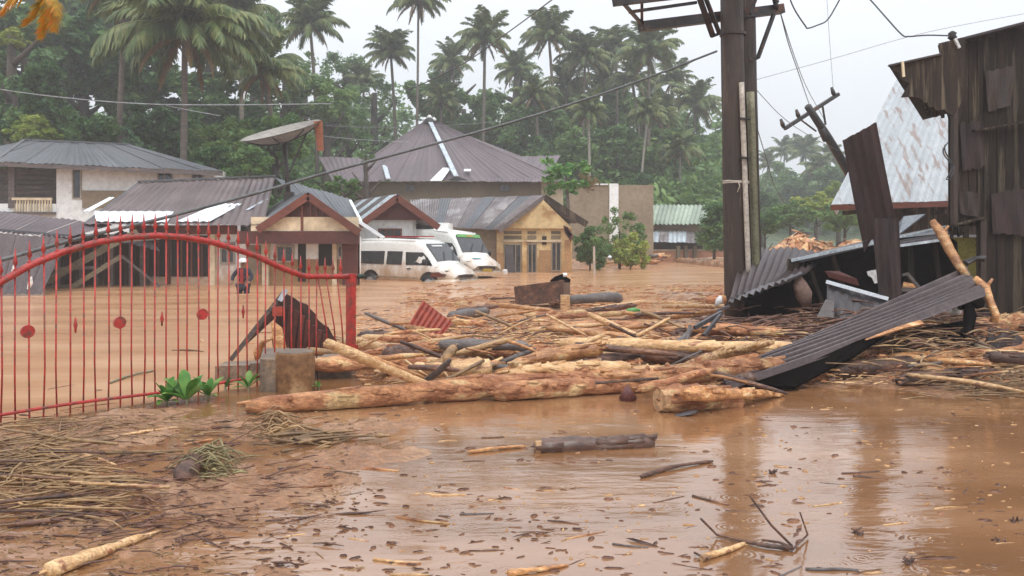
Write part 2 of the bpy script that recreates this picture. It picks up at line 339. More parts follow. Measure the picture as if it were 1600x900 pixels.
co = np.stack([gx.ravel(), gy.ravel(), gz.ravel()], 1); nx, ny = len(ax), len(ay)
ii = (np.arange(ny-1)[:, None]*nx+np.arange(nx-1)[None, :]).ravel()
quads = np.stack([ii, ii+1, ii+nx+1, ii+nx], 1)

def mudmat():
    m = bpy.data.materials.new('wet_mud'); m.use_nodes = True; n = m.node_tree; k = n.links.new; b = n.nodes['Principled BSDF']
    tc = n.nodes.new('ShaderNodeTexCoord')
    def noise(sc, det=6, st=(1, 1, 1)):
        mp = n.nodes.new('ShaderNodeMapping'); mp.inputs['Scale'].default_value = st; k(tc.outputs['Object'], mp.inputs[0])
        t = n.nodes.new('ShaderNodeTexNoise'); t.inputs['Scale'].default_value = sc; t.inputs['Detail'].default_value = det; t.inputs['Roughness'].default_value = .62; k(mp.outputs[0], t.inputs['Vector']); return t
    a = noise(1.1); r = ramp(n, [(.3, (.28, .13, .06)), (.5, (.40, .20, .10)), (.7, (.50, .30, .17))]); k(a.outputs[0], r.inputs[0])
    c = noise(14, 6, (1, 2, 1)); r2 = ramp(n, [(.35, (.55, .55, .55)), (.62, (1.15, 1.15, 1.15))]); k(c.outputs[0], r2.inputs[0])
    x = n.nodes.new('ShaderNodeMix'); x.data_type = 'RGBA'; x.blend_type = 'MULTIPLY'; x.inputs[0].default_value = .8; k(r.outputs[0], x.inputs[6]); k(r2.outputs[0], x.inputs[7])
    # beyond the flood the ground is grassy soil
    sp_ = n.nodes.new('ShaderNodeSeparateXYZ'); k(tc.outputs['Object'], sp_.inputs[0])
    f = n.nodes.new('ShaderNodeMapRange'); f.inputs['From Min'].default_value = 60; f.inputs['From Max'].default_value = 75; k(sp_.outputs['Y'], f.inputs['Value'])
    x2 = n.nodes.new('ShaderNodeMix'); x2.data_type = 'RGBA'; k(f.outputs[0], x2.inputs[0]); k(x.outputs[2], x2.inputs[6]); x2.inputs[7].default_value = (.07, .10, .035, 1)
    k(x2.outputs[2], b.inputs['Base Color'])
    w = noise(2.2, 3); rr = n.nodes.new('ShaderNodeMapRange'); rr.inputs['From Min'].default_value = .4; rr.inputs['From Max'].default_value = .62; rr.inputs['To Min'].default_value = .12; rr.inputs['To Max'].default_value = .5
    k(w.outputs[0], rr.inputs['Value']); k(rr.outputs[0], b.inputs['Roughness'])
    bb = noise(22, 8, (1, 1.6, 1)); bp = n.nodes.new('ShaderNodeBump'); bp.inputs['Strength'].default_value = .9; bp.inputs['Distance'].default_value = .05; k(bb.outputs[0], bp.inputs['Height']); k(bp.outputs[0], b.inputs['Normal'])
    b.inputs['Specular IOR Level'].default_value = .6
    return m
def watermat(name, ior, spec, rough, cols, w1, rings):
    m = bpy.data.materials.new(name); m.use_nodes = True; n = m.node_tree; k = n.links.new; b = n.nodes['Principled BSDF']
    tc = n.nodes.new('ShaderNodeTexCoord')
    def noise(sc, det=4, st=(1, 1, 1)):
        mp = n.nodes.new('ShaderNodeMapping'); mp.inputs['Scale'].default_value = st; k(tc.outputs['Object'], mp.inputs[0])
        t = n.nodes.new('ShaderNodeTexNoise'); t.inputs['Scale'].default_value = sc; t.inputs['Detail'].default_value = det; k(mp.outputs[0], t.inputs['Vector']); return t
    a = noise(.7, 8, (.5, 1.3, 1)); r = ramp(n, [(.34, cols[0]), (.5, cols[1]), (.66, cols[2])]); k(a.outputs[0], r.inputs[0]); k(r.outputs[0], b.inputs['Base Color'])
    b.inputs['IOR'].default_value = ior; b.inputs['Specular IOR Level'].default_value = spec; b.inputs['Roughness'].default_value = rough
    wv = noise(1.6, 5, (.7, 2.2, 1)); wf = noise(9, 3, (.8, 2, 1))
    # rain rings: voronoi cells, each a small circular wave
    vo = n.nodes.new('ShaderNodeTexVoronoi'); vo.voronoi_dimensions = '2D'; vo.inputs['Scale'].default_value = 5; k(tc.outputs['Object'], vo.inputs['Vector'])
    s = n.nodes.new('ShaderNodeMath'); s.operation = 'MULTIPLY'; s.inputs[1].default_value = 42; k(vo.outputs['Distance'], s.inputs[0])
    cs = n.nodes.new('ShaderNodeMath'); cs.operation = 'SINE'; k(s.outputs[0], cs.inputs[0])
    fd = n.nodes.new('ShaderNodeMapRange'); fd.inputs['From Min'].default_value = .45; fd.inputs['From Max'].default_value = .1; k(vo.outputs['Distance'], fd.inputs['Value'])
    mm = n.nodes.new('ShaderNodeMath'); mm.operation = 'MULTIPLY'; k(cs.outputs[0], mm.inputs[0]); k(fd.outputs[0], mm.inputs[1])
    sc_ = n.nodes.new('ShaderNodeSeparateColor'); k(vo.outputs['Color'], sc_.inputs[0]); gt = n.nodes.new('ShaderNodeMath'); gt.operation = 'GREATER_THAN'; gt.inputs[1].default_value = .66; k(sc_.outputs[0], gt.inputs[0])
    m2 = n.nodes.new('ShaderNodeMath'); m2.operation = 'MULTIPLY'; k(mm.outputs[0], m2.inputs[0]); k(gt.outputs[0], m2.inputs[1])
    b1 = n.nodes.new('ShaderNodeBump'); b1.inputs['Strength'].default_value = w1; b1.inputs['Distance'].default_value = .05; k(wv.outputs[0], b1.inputs['Height'])
    b2 = n.nodes.new('ShaderNodeBump'); b2.inputs['Strength'].default_value = .14; b2.inputs['Distance'].default_value = .012; k(wf.outputs[0], b2.inputs['Height']); k(b1.outputs[0], b2.inputs['Normal'])
    b3 = n.nodes.new('ShaderNodeBump'); b3.inputs['Strength'].default_value = rings; b3.inputs['Distance'].default_value = .004; k(m2.outputs[0], b3.inputs['Height']); k(b2.outputs[0], b3.inputs['Normal'])
    k(b3.outputs[0], b.inputs['Normal'])
    return m
m_mud = mudmat(); m_water = watermat('silty_flood_water', 1.4, .5, .22, ((.42, .205, .095), (.50, .265, .135), (.58, .34, .19)), .22, .1); m_puddle = watermat('shallow_puddle_water', 2.1, .75, .10, ((.19, .088, .036), (.26, .125, .055), (.34, .18, .09)), .17, .10)
me = npmesh('mud_ground', co, quads, m_mud); me.polygons.foreach_set('use_smooth', [True]*len(me.polygons))
o = bpy.data.objects.new('mud_ground', me); COL.objects.link(o); tag(o, 'wet reddish brown mud of the ground', kind='structure')
fl = [(-260, -260*.0-4), (-7.0, 4.0), (-4.37, 7.1), (-1.92, 10.0), (0, 12.0), (260, 12.5)]
n_ = len(fl); o = mk('shallow_water', ([(x, y, 0) for x, y in fl]+[(x, -25, 0) for x, y in fl], [(i+n_, i+n_+1, i+1, i) for i in range(n_-1)]), m_puddle, local=True)
tag(o, 'shallow rain pocked muddy water over the near ground', kind='structure')
o = mk('flood_water', ([(x, y, 0) for x, y in fl]+[(x, 75, 0) for x, y in fl], [(i, i+1, i+n_+1, i+n_) for i in range(n_-1)]), m_water, local=True)
tag(o, 'silty orange brown flood water over the street', kind='structure')
def th(x, y): return max(0., float(terrain(np.array([x]), np.array([y]))[0]))

# ---------------------------------------------------------------- vegetation
nr = np.random.RandomState(3)
def leafcloud(centres, radii, per, size, flat=.5, droop=0.):
    """many leaf quads round clump centres"""
    n = len(centres)*per
    c = np.repeat(np.array(centres), per, 0); r = np.repeat(np.array(radii), per)[:, None]
    d = nr.normal(size=(n, 3)); d /= np.linalg.norm(d, axis=1)[:, None]
    p = c+d*r*(nr.rand(n, 1)**.45)*np.array([1, 1, .72])
    u = nr.normal(size=(n, 3)); u[:, 2] *= flat; u[:, 2] -= droop; u /= np.linalg.norm(u, axis=1)[:, None]
    v = np.cross(u, nr.normal(size=(n, 3))); v /= np.linalg.norm(v, axis=1)[:, None]
    s = size*(.6+.8*nr.rand(n, 1)); u *= s; v *= s*.42
    co = np.stack([p-u, p+v*1.0-u*.1, p+u, p-v*1.0-u*.1], 1).reshape(-1, 3)
    return co, np.arange(n*4).reshape(-1, 4)
def crown_mesh(name, m, seed, clumps, per, size, shape=(1, 1, .8), inner=.25, droop=.2):
    global nr
    nr = np.random.RandomState(seed); cs, rs = [], []
    while len(cs) < clumps:
        d = nr.normal(size=3); d /= np.linalg.norm(d); rr = .35+.6*nr.rand()**.5
        p = d*rr*np.array(shape)
        if p[2] < -.75*shape[2]: continue
        p += nr.normal(size=3)*.07; cs.append(p); rs.append(.13+.17*nr.rand())
    co, q = leafcloud(cs, rs, per, size, droop=droop); return npmesh(name, co, q, m)
def limbs(h, r, seed, lean=(0, 0), spread=.3, n=6):
    g = random.Random(seed); top = Vector((lean[0], lean[1], h))
    pts = [Vector((0, 0, 0)), Vector((lean[0]*.2, lean[1]*.2, h*.35)), Vector((lean[0]*.6, lean[1]*.6, h*.7)), top]
    vf = tube(pts, [r, r*.8, r*.6, r*.35], 7, .08, rg=g)
    out = [vf]
    for i in range(n):
        t = g.uniform(.5, .9); st = pts[1].lerp(top, (t-.35)/.65); a = g.uniform(0, 2*PI); l = h*spread*g.uniform(.35, .7)
        e = st+Vector((math.cos(a)*l, math.sin(a)*l, l*g.uniform(.5, 1.1))); mid = st.lerp(e, .5)+Vector((0, 0, -.05*l))
        out.append(tube([st, mid, e], [r*.4, r*.28, r*.1], 5, .05, rg=g))
    return join(*out)
CR = {}
for i in range(4): CR['dark', i] = crown_mesh('crown', m_leafdark, 10+i, 46, 150, .085, (1, 1, (.8, 1.0, .7, .9)[i]))
for i in range(4): CR['mid', i] = crown_mesh('crown', m_leafmid, 20+i, 40, 130, .08, (1, 1, (.75, 1.0, .65, .85)[i]))
for i in range(2): CR['bright', i] = crown_mesh('crown', m_leafbright, 30+i, 34, 110, .10, (1, 1, .7))
for i in range(2): CR['lacy', i] = crown_mesh('crown', m_leafmid, 40+i, 26, 90, .055, (1, 1, .6), droop=.05)
TR = {}
for i in range(3):
    TR[i] = bpy.data.meshes.new('trunk'); v, f = limbs(1, .05, 50+i); TR[i].from_pydata([tuple(a) for a in v], [], f); TR[i].materials.append(m_treebark); TR[i].polygons.foreach_set('use_smooth', [True]*len(TR[i].polygons))
def inst(name, me, parent, loc=(0, 0, 0), sc=(1, 1, 1), rot=(0, 0, 0)):
    o = bpy.data.objects.new(name, me); COL.objects.link(o); o.parent = parent; o.location = loc; o.scale = sc; o.rotation_euler = rot; return o
def tree(name, cx, cy, rpx, d, kind, label, cat='tree', group=None, ratio=1.0, gz=None):
    c = P(cx, cy, d); R = rpx/F*d; g = gz if gz is not None else th(c.x, c.y)
    t = thing(name, label, cat, (c.x, c.y, g), group); h = max(c.z-g, R*.5)
    v = rnd.randrange(4 if kind in ('dark', 'mid') else 2)
    inst('crown', CR[kind, v], t, (0, 0, h), (R, R*rnd.uniform(.8, 1), R*ratio), (0, 0, rnd.uniform(0, 6)))
    inst('trunk', TR[rnd.randrange(3)], t, (0, 0, 0), (h*.9, h*.9, h*1.02), (0, 0, rnd.uniform(0, 6)))
    return t
def frond_mesh(name, elev, droop, m, seed, n=34, wid=.27, w=.055, drop=.5, tip=1.):
    """unit-long frond: curved rachis along +x, two ranks of drooping leaflets"""
    g = random.Random(seed); V, Fc = [], []; pts = []
    p = Vector((0, 0, 0)); a = elev; K = 14
    for i in range(K+1):
        pts.append(p.copy()); p = p+Vector((math.cos(a), 0, math.sin(a)))/K; a -= droop/K*(.4+1.2*i/K)
    V, Fc = tube(pts, [.012*(1-.85*i/K)+.002 for i in range(K+1)], 4)
    for i in range(n):
        t = .12+.87*i/(n-1); f = t*K; j = min(int(f), K-1); c = pts[j].lerp(pts[j+1], f-j); dr = (pts[j+1]-pts[j]).normalized()
        ln = wid*math.sin(PI*(.12+.83*t))**.7*g.uniform(.8, 1.1)*(tip if t > .9 else 1)
        for s in (-1, 1):
            if g.random() < .05: continue
            side = Vector((0, s, 0)); dn = g.uniform(drop*.5, drop*1.4)
            e = c+(side*.75+dr*.55+Vector((0, 0, -dn))).normalized()*ln; mid = c.lerp(e, .5)+Vector((0, 0, .12*ln))
            ww = dr*w*.5; b = len(V); V += [c-ww*.6, c+ww*.6, mid+ww, mid-ww, e]
            Fc += [(b, b+1, b+2, b+3), (b+3, b+2, b+4)]
    me = bpy.data.meshes.new(name); me.from_pydata([tuple(x) for x in V], [], Fc); me.materials.append(m); me.update(); return me
FR = {}
for i in range(3):
    FR['up', i] = frond_mesh('frond', 1.15+.12*i, 1.3, m_palm, i, drop=.35)
    FR['out', i] = frond_mesh('frond', .55+.15*i, 1.7, m_palm, 5+i, drop=.8)
    FR['low', i] = frond_mesh('frond', .05+.1*i, 1.6, m_palm, 9+i, drop=1.4)
    FR['hang', i] = frond_mesh('frond', -.5, 1.1, m_palmdead, 12+i, drop=1.8, wid=.16)
def trunk_curve(h, r, lean, seed, bend=.04):
    g = random.Random(seed); K = 9; pts = []; rr = []
    for i in range(K+1):
        t = i/K; pts.append(Vector((lean[0]*t*t, lean[1]*t*t, h*t))+Vector((math.sin(t*3)*bend*h*.3, 0, 0))); rr.append(r*(1.5-.9*min(1, t*6) if t < .16 else 1-.35*t)*(1+.04*math.sin(i*9)))
    return pts, rr
def palm(cx, cy, rpx, d, label, n=24, mix=(9, 10, 8, 3), lean=None, m=None, group=None, thick=1., gz=None, bare=False, name='coconut_palm', cat='palm tree', bright=None):
    c = P(cx, cy, d); R = rpx/F*d*1.22; lean = lean or (rnd.uniform(-1.2, 1.2), 0); x0, y0 = c.x-lean[0], c.y-lean[1]
    g = gz if gz is not None else th(x0, y0); t = thing(name, label, cat, (x0, y0, g), group); h = c.z-g
    pts, rr = trunk_curve(h, .2*thick, lean, rnd.random())
    mk('trunk', tube(pts, rr, 8, .03), m or m_trunk, t, True, local=True)
    top = pts[-1]
    if bare: return t
    k = 0
    for kind, cnt in zip(('up', 'out', 'low', 'hang'), mix):
        off = rnd.uniform(0, 6)
        for i in range(cnt):
            a = off+2*PI*i/cnt+rnd.uniform(-.25, .25); s = R*rnd.uniform(.85, 1.15)*(1.0 if kind != 'hang' else .8)
            inst('frond', FR[kind, rnd.randrange(3)], t, top+Vector((0, 0, .1)), (s, s, s), (rnd.uniform(-.25, .25), rnd.uniform(-.12, .12), a)); k += 1
    nut = []
    for i in range(7): a = rnd.uniform(0, 6); nut.append(lathe(top+Vector((.22*math.cos(a), .22*math.sin(a), -.3+rnd.uniform(-.12, .12))), [(.02, -.12), (.1, -.07), (.12, 0), (.09, .08), (.02, .12)], 6))
    mk('coconut_cluster', join(*nut), m_greywood, t, True, local=True)
    return t

# palms, left to right
palm(288, 48, 116, 42, 'largest palm, with long drooping fronds over the grey roofed house', mix=(10, 16, 17, 5), lean=(.2, 0), thick=1.1, gz=1)
palm(195, -25, 90, 46, 'dark trunked palm left of the largest drooping palm, crown cut by the frame top', mix=(7, 12, 12, 4), lean=(.6, 0), gz=1)
palm(410, 112, 62, 48, 'leafy palm with orange withered fronds above the satellite dish', mix=(9, 10, 7, 6), lean=(-1, 0))
palm(484, 42, 52, 72, 'open crowned coconut palm against the sky left of the bare gap', mix=(9, 11, 9, 2), lean=(-.5, 0))
palm(372, 20, 60, 60, 'half hidden palm in the canopy between the largest palm and the open sky', mix=(9, 10, 8, 1))
palm(610, 84, 40, 84, 'short coconut palm just left of the tall slender trunked palm', mix=(10, 11, 9, 3), lean=(-.4, 0))
palm(653, 2, 46, 78, 'tallest palm with browned hanging fronds, cut by the top edge above the hip roof', mix=(7, 9, 10, 6), lean=(.5, 0), thick=.75)
palm(757, 62, 43, 80, 'coconut palm with dense skirt of dead fronds right of the hip roof apex', mix=(10, 11, 9, 6), lean=(.5, 0))
palm(857, 58, 42, 84, 'round crowned coconut palm directly above the papaya tree', mix=(10, 11, 9, 4), lean=(-.5, 0))
palm(914, 92, 42, 86, 'coconut palm first left of the crowded pair by the crossarm', mix=(10, 11, 9, 3))
palm(962, 78, 40, 92, 'coconut palm below the left end of the pole platform', mix=(10, 10, 7, 3))
palm(1013, 84, 50, 80, 'broad coconut palm under the pole crossarm beam, fronds arching right', mix=(9, 12, 9, 3), lean=(.3, 0))
palm(1086, 166, 44, 92, 'lower coconut palm just left of the twin utility pole', mix=(10, 11, 8, 2), lean=(.8, 0))
palm(1012, 180, 34, 74, 'slim pale trunked palm beside the broad palm, crown buried in foliage', mix=(7, 9, 8, 3), m=m_trunkpale, thick=.7, lean=(1.0, 0))
palm(919, 178, 34, 70, 'slim pale trunked palm behind the papaya tree', mix=(7, 9, 8, 3), m=m_trunkpale, thick=.8, lean=(.05, 0))
palm(1062, 238, 34, 76, 'small pale trunked palm rising behind the green roofed shed', mix=(7, 10, 8, 3), m=m_trunkpale, thick=.8, lean=(.1, 0))
palm(835, 150, 36, 78, 'brownish palm in the middle of the grove with shaggy crown', mix=(7, 10, 10, 6))
palm(690, 160, 34, 82, 'young palm low in the grove right of the roof finial', mix=(9, 10, 7, 2))
for (x, y, r, d, l) in ((705, 100, 36, 92, 'palm filling the gap left of the skirted palm'), (805, 112, 36, 96, 'palm filling the gap before the round crowned palm'), (885, 135, 38, 90, 'palm low between the round crowned palm and the crowded pair'), (942, 130, 38, 96, 'palm crown pressed between the crowded pair and the crossarm'),
    (988, 128, 38, 88, 'palm crown directly under the left beam end'), (1050, 128, 36, 96, 'palm crown right of the broad palm'), (568, 130, 32, 92, 'low palm left of the short coconut palm'), (1030, 185, 36, 82, 'palm crown above the green roofed shed')):
    palm(x, y, r, d, l, mix=(8, 9, 7, 3))
for (x, y, r, d, l) in ((1258, 240, 30, 150, 'hazy far palm highest on the right between pole and leaning pole'), (1226, 238, 24, 160, 'hazy far palm just right of the twin pole'), (1296, 250, 26, 140, 'hazy far palm beside the blue grey metal roof'), (1276, 262, 24, 128, 'hazy lower palm under the leaning pole'), (1200, 258, 22, 150, 'hazy small palm closest to the olive pipe')):
    palm(x, y, r, d, l, mix=(9, 10, 7, 1))
# broadleaf trees
LT = [  # x, y, r, d, kind, label
 (40, 60, 95, 58, 'dark', 'big dark tree at the upper left corner behind the yellow frond'),
 (130, 90, 90, 62, 'dark', 'dark full tree behind the left grey hip roof'),
 (-40, 160, 90, 52, 'dark', 'dark tree cut by the left edge above the roofs'),
 (60, 175, 70, 48, 'dark', 'dense shadowy tree behind the lime green bush'),
 (215, 130, 85, 66, 'dark', 'dark tree behind the largest palm trunk'),
 (200, 20, 90, 74, 'dark', 'tall dark tree top between the two left palms'),
 (345, 130, 75, 66, 'dark', 'dark tree right of the largest palm'),
 (400, 50, 62, 80, 'mid', 'hazy tree top beside the open sky gap'),
 (330, 30, 70, 82, 'mid', 'tall mid green tree behind the largest palm crown'),
 (100, -20, 90, 80, 'dark', 'dark tree top at the upper left edge'),
 (265, 205, 60, 50, 'dark', 'dark bushy tree over the right end of the grey hip roof'),
 (150, 215, 50, 46, 'dark', 'dark shrubby tree directly behind the grey hip roof ridge'),
 (350, 225, 55, 44, 'mid', 'mid green bushy tree left of the satellite dish'),
 (430, 215, 55, 46, 'dark', 'dark tree directly behind the satellite dish'),
 (445, 130, 50, 64, 'mid', 'leafy tree above the satellite dish'),
 (510, 165, 55, 66, 'mid', 'mid green tree left of the hip roof'),
 (545, 205, 40, 72, 'mid', 'low tree behind the left wing of the hip roof'),
 (585, 150, 45, 88, 'lacy', 'thin lacy tree under the short palm'),
 (540, 105, 45, 92, 'lacy', 'lacy see through tree in the sky gap'),
 (475, 110, 48, 90, 'lacy', 'lacy tree below the open crowned palm'),
 (675, 150, 46, 92, 'mid', 'rounded tree behind the roof finial'),
 (725, 175, 52, 88, 'mid', 'rounded tree right of the roof finial'),
 (700, 115, 36, 96, 'lacy', 'lacy tree top between tallest palm and skirted palm'),
 (785, 190, 55, 84, 'mid', 'full tree behind the right slope of the hip roof'),
 (810, 110, 40, 100, 'lacy', 'pale lacy tree in the gap between two skyline palms'),
 (845, 215, 60, 80, 'mid', 'full tree behind the papaya tree'),
 (890, 165, 50, 94, 'mid', 'hazy tree under the round crowned palm'),
 (905, 240, 55, 76, 'mid', 'full tree above the raw concrete wall'),
 (950, 170, 55, 96, 'mid', 'hazy tree under the crowded palms'),
 (965, 250, 58, 78, 'mid', 'full tree left behind the green roofed shed'),
 (1000, 165, 50, 98, 'mid', 'hazy tree under the broad palm'),
 (1030, 235, 55, 82, 'mid', 'full tree above the green roofed shed'),
 (1085, 250, 52, 90, 'mid', 'hazy tree between the shed and the twin pole'),
 (1060, 200, 40, 104, 'mid', 'hazy tree under the lower palm'),
 (1120, 240, 45, 120, 'mid', 'misty tree directly behind the twin pole'),
 (1000, 300, 40, 72, 'dark', 'low dark shrubby tree just behind the green roofed shed'),
 (1090, 305, 32, 70, 'mid', 'low tree at the right end of the green roofed shed'),
 (1215, 285, 38, 140, 'mid', 'misty far tree right of the olive pipe'),
 (1262, 290, 44, 132, 'mid', 'misty far tree in the middle of the right gap'),
 (1310, 285, 40, 120, 'mid', 'misty far tree beside the metal roof eave'),
 (1190, 318, 30, 90, 'mid', 'low tree right at the foot of the olive pipe'),
]
for x, y, r, d, k, l in LT: tree('broadleaf_tree', x, y, r, d, k, l)
SH = [
 (50, 205, 40, 44, 'bright', 'lime green bush above the left grey roof', 'bush'),
 (18, 60, 26, 50, 'bright', 'bright green foliage bush at the left edge', 'bush'),
 (1235, 335, 34, 62, 'mid', 'green shrub left of the brown debris mound', 'bush'),
 (1275, 320, 32, 66, 'bright', 'bright banana like shrub behind the debris mound', 'bush'),
 (1320, 335, 40, 56, 'mid', 'green shrub touching the leaning rusty sheet', 'bush'),
 (1195, 350, 30, 55, 'dark', 'dark green shrub right of the olive pipe', 'bush'),
 (1310, 300, 26, 75, 'bright', 'bright shrub under the metal roof corner', 'bush'),
 (922, 388, 32, 41.5, 'mid', 'loose green shrub next to the yellow house', 'bush'),
 (968, 362, 44, 44, 'lacy', 'feathery light green bamboo shrub before the concrete wall', 'shrub'),
 (985, 392, 30, 43, 'bright', 'drooping lower clump in front of the bamboo shrub', 'shrub'),
 (390, 262, 40, 40, 'mid', 'green bush behind the long brown roof', 'bush'),
 (330, 262, 36, 41, 'dark', 'dark bush between grey hip roof and brown roof', 'bush'),
 (535, 292, 26, 40, 'mid', 'bush below the left wing of the hip roof', 'bush'),
 (572, 246, 20, 50, 'lacy', 'sparse small tree in front of the hip roof', 'small tree'),
 (485, 300, 22, 38, 'mid', 'small bush behind the porch gable', 'bush'),
]
for x, y, r, d, k, l, c in SH: tree('bush', x, y, r, d, k, l, c, ratio=1.35 if y > 358 and x > 900 and x < 1000 else .9)
# conical cypress by the pole
CY = crown_mesh('crown', m_leafdark, 77, 60, 90, .06, (.42, .42, 1.0))
c = P(1116, 355, 50); t = thing('cypress_shrub', 'narrow dark cypress shrub just left of the twin pole', 'shrub', (c.x, c.y, th(c.x, c.y)))
inst('crown', CY, t, (0, 0, c.z-t.location.z), (2.1, 2.1, 1.75)); inst('trunk', TR[0], t, (0, 0, 0), (2, 2, 2.2))
# papaya tree behind the yellow house
c = P(885, 262, 43); t = thing('papaya_tree', 'dark glossy leafed small tree rising behind the yellow house gable', 'tree', (c.x, c.y, -.4))
mk('trunk', tube([(0, 0, 0), (.1, 0, 3), (0, 0, c.z+.4)], [.14, .11, .07], 7, .05), m_trunk, t, True, local=True)
gg = random.Random(5); cs = [(gg.uniform(-1.0, 1.1), gg.uniform(-.6, .6), gg.uniform(-1.0, .6)-abs(0)) for _ in range(20)]
nr = np.random.RandomState(8); a_, b_ = leafcloud(cs, [.33]*20, 26, .2, droop=.6); me = npmesh('crown', a_, b_, m_leafplant); inst('crown', me, t, (0, 0, c.z+.2))
a_, b_ = leafcloud([(.9, 0, -.3), (1.1, 0, -.8), (1.3, 0, -.6)], [.4]*3, 40, .12, droop=.4); inst('blossom_spray', npmesh('blossom', a_, b_, m_palmdead), t, (.1, -.1, c.z+.2))
# undergrowth and far wood that read as a mass
nr = np.random.RandomState(4); cs = []; rs = []
for i in range(2300):
    y = nr.uniform(66, 112); x = nr.uniform(-62, 26)*y/100; top = 4+13*(y-66)/44*(.65+.7*float(lat(np.array([x]), np.array([y]), .13, 4)[0])); cs.append((x, y, float(terrain(np.array([x]), np.array([y]))[0])+nr.uniform(.3, 1)*top)); rs.append(nr.uniform(1.2, 2.4))
a_, b_ = leafcloud(cs, rs, 60, .42, droop=.3); o = bpy.data.objects.new('undergrowth', npmesh('undergrowth', a_, b_, m_leafmid)); COL.objects.link(o)
tag(o, 'mass of green undergrowth filling the grove behind the houses', 'undergrowth', kind='stuff')
cs = []; rs = []
for i in range(1500):
    y = nr.uniform(44, 70); x = nr.uniform(-.70, -.27)*y; cs.append((x, y, nr.uniform(.8, 4+9*(y-44)/26))); rs.append(nr.uniform(.8, 1.6))
a_, b_ = leafcloud(cs, rs, 60, .28, droop=.3); o = bpy.data.objects.new('dark_undergrowth', npmesh('dark_undergrowth', a_, b_, m_leafdark)); COL.objects.link(o)
tag(o, 'dark shaded undergrowth behind the left houses', 'undergrowth', kind='stuff')
cs = []; rs = []
for i in range(500):
    y = nr.uniform(125, 260); x = nr.uniform(-.1, .5)*y; cs.append((x, y, float(terrain(np.array([x]), np.array([y]))[0])+nr.uniform(0, 8))); rs.append(nr.uniform(3, 5))
a_, b_ = leafcloud(cs, rs, 40, 1.1, droop=.2); o = bpy.data.objects.new('distant_wood', npmesh('distant_wood', a_, b_, m_leafmid)); COL.objects.link(o)
tag(o, 'misty distant wood closing the view on the right', 'wood', kind='stuff')
# yellow frond hanging into the picture at the upper left
c = P(72, -22, 5.2); t = thing('yellow_palm_frond', 'yellow orange withered palm frond hanging at the upper left corner', 'palm frond', c)
FY = frond_mesh('leaflet_rank', -.5, .9, m_leafyellow, 3, n=30, wid=.42, w=.05, drop=.5)
for i, (sc_, rz, ry) in enumerate(((.30, -.2, .55), (.34, .1, .85), (.24, -.5, .2), (.3, .35, 1.2), (.34, -2.6, -.1))):
    inst('leaflet_rank', FY, t, (0, 0, 0), (sc_, sc_, sc_), (0, ry, rz))
mk('rachis', tube([(-.5, 0, .35), (-.2, 0, .16), (0, 0, 0)], [.02, .016, .01], 6), m_straw, t, True, local=True)
# ---------------------------------------------------------------- houses
def sheets(name, c, n, m, parent, alt=None, amp=.018, wl=.25, jit=.01, overlap=.02, gap_m=None):
    """roof plane eaveL,eaveR,ridgeR,ridgeL as n separate corrugated sheets"""
    c = [Vector(v) for v in c]; nrm = (c[1]-c[0]).cross(c[3]-c[0]).normalized()
    if nrm.z < 0: nrm = -nrm
    for i in range(n):
        a, b = i/n, (i+1)/n+overlap/n*.5
        up = nrm*((i % 2)*.022+rnd.uniform(0, jit))
        q = [c[0].lerp(c[1], a)+up, c[0].lerp(c[1], b)+up, c[3].lerp(c[2], b)+up, c[3].lerp(c[2], a)+up]
        w = max((q[1]-q[0]).length, (q[2]-q[3]).length); mm = (alt or {}).get(i, m)
        ext = rnd.uniform(0, .06); q[0] -= (q[3]-q[0]).normalized()*ext; q[1] -= (q[2]-q[1]).normalized()*ext
        mk(name, corr(q, max(2, round(w/wl)), amp, 2), mm, parent)
def window(f, parent, x0, x1, y0, y1, bars=1, d=.0, m=None, louvre=0):
    """frame (part) proud of the wall, pane (sub-part) inside it"""
    m = m or m_frame; u0, u1 = f.px(x0), f.px(x1); z1, z0 = f.z((u0+u1)/2, y0), f.z((u0+u1)/2, y1); w = .06
    fr = [f.box(u0, u1, z1-w, z1, d, d+.05), f.box(u0, u1, z0, z0+w, d, d+.05), f.box(u0, u0+w, z0+w, z1-w, d, d+.05), f.box(u1-w, u1, z0+w, z1-w, d, d+.05)]
    for i in range(bars):
        u = u0+(u1-u0)*(i+1)/(bars+1); fr.append(f.box(u-w*.4, u+w*.4, z0+w, z1-w, d, d+.045))
    o = mk('window', join(*fr), m, parent)
    mk('pane', f.box(u0+w, u1-w, z0+w, z1-w, d-.02, d+.012), m_pane, o)
    for i in range(louvre): z = z0+w+(z1-z0-2*w)*(i+.5)/louvre; mk('slat', f.box(u0+w, u1-w, z-.02, z+.02, d+.013, d+.035), m, o)
    return o
def opening(f, parent, x0, x1, y0, y1, d=.0, name='painted_dark_opening', m=None):  # closed plate; by default painted with the shade of an interior
    return mk(name, f.bpx(x0, x1, y0, y1, d-.05, d+.012), m or m_hole, parent)

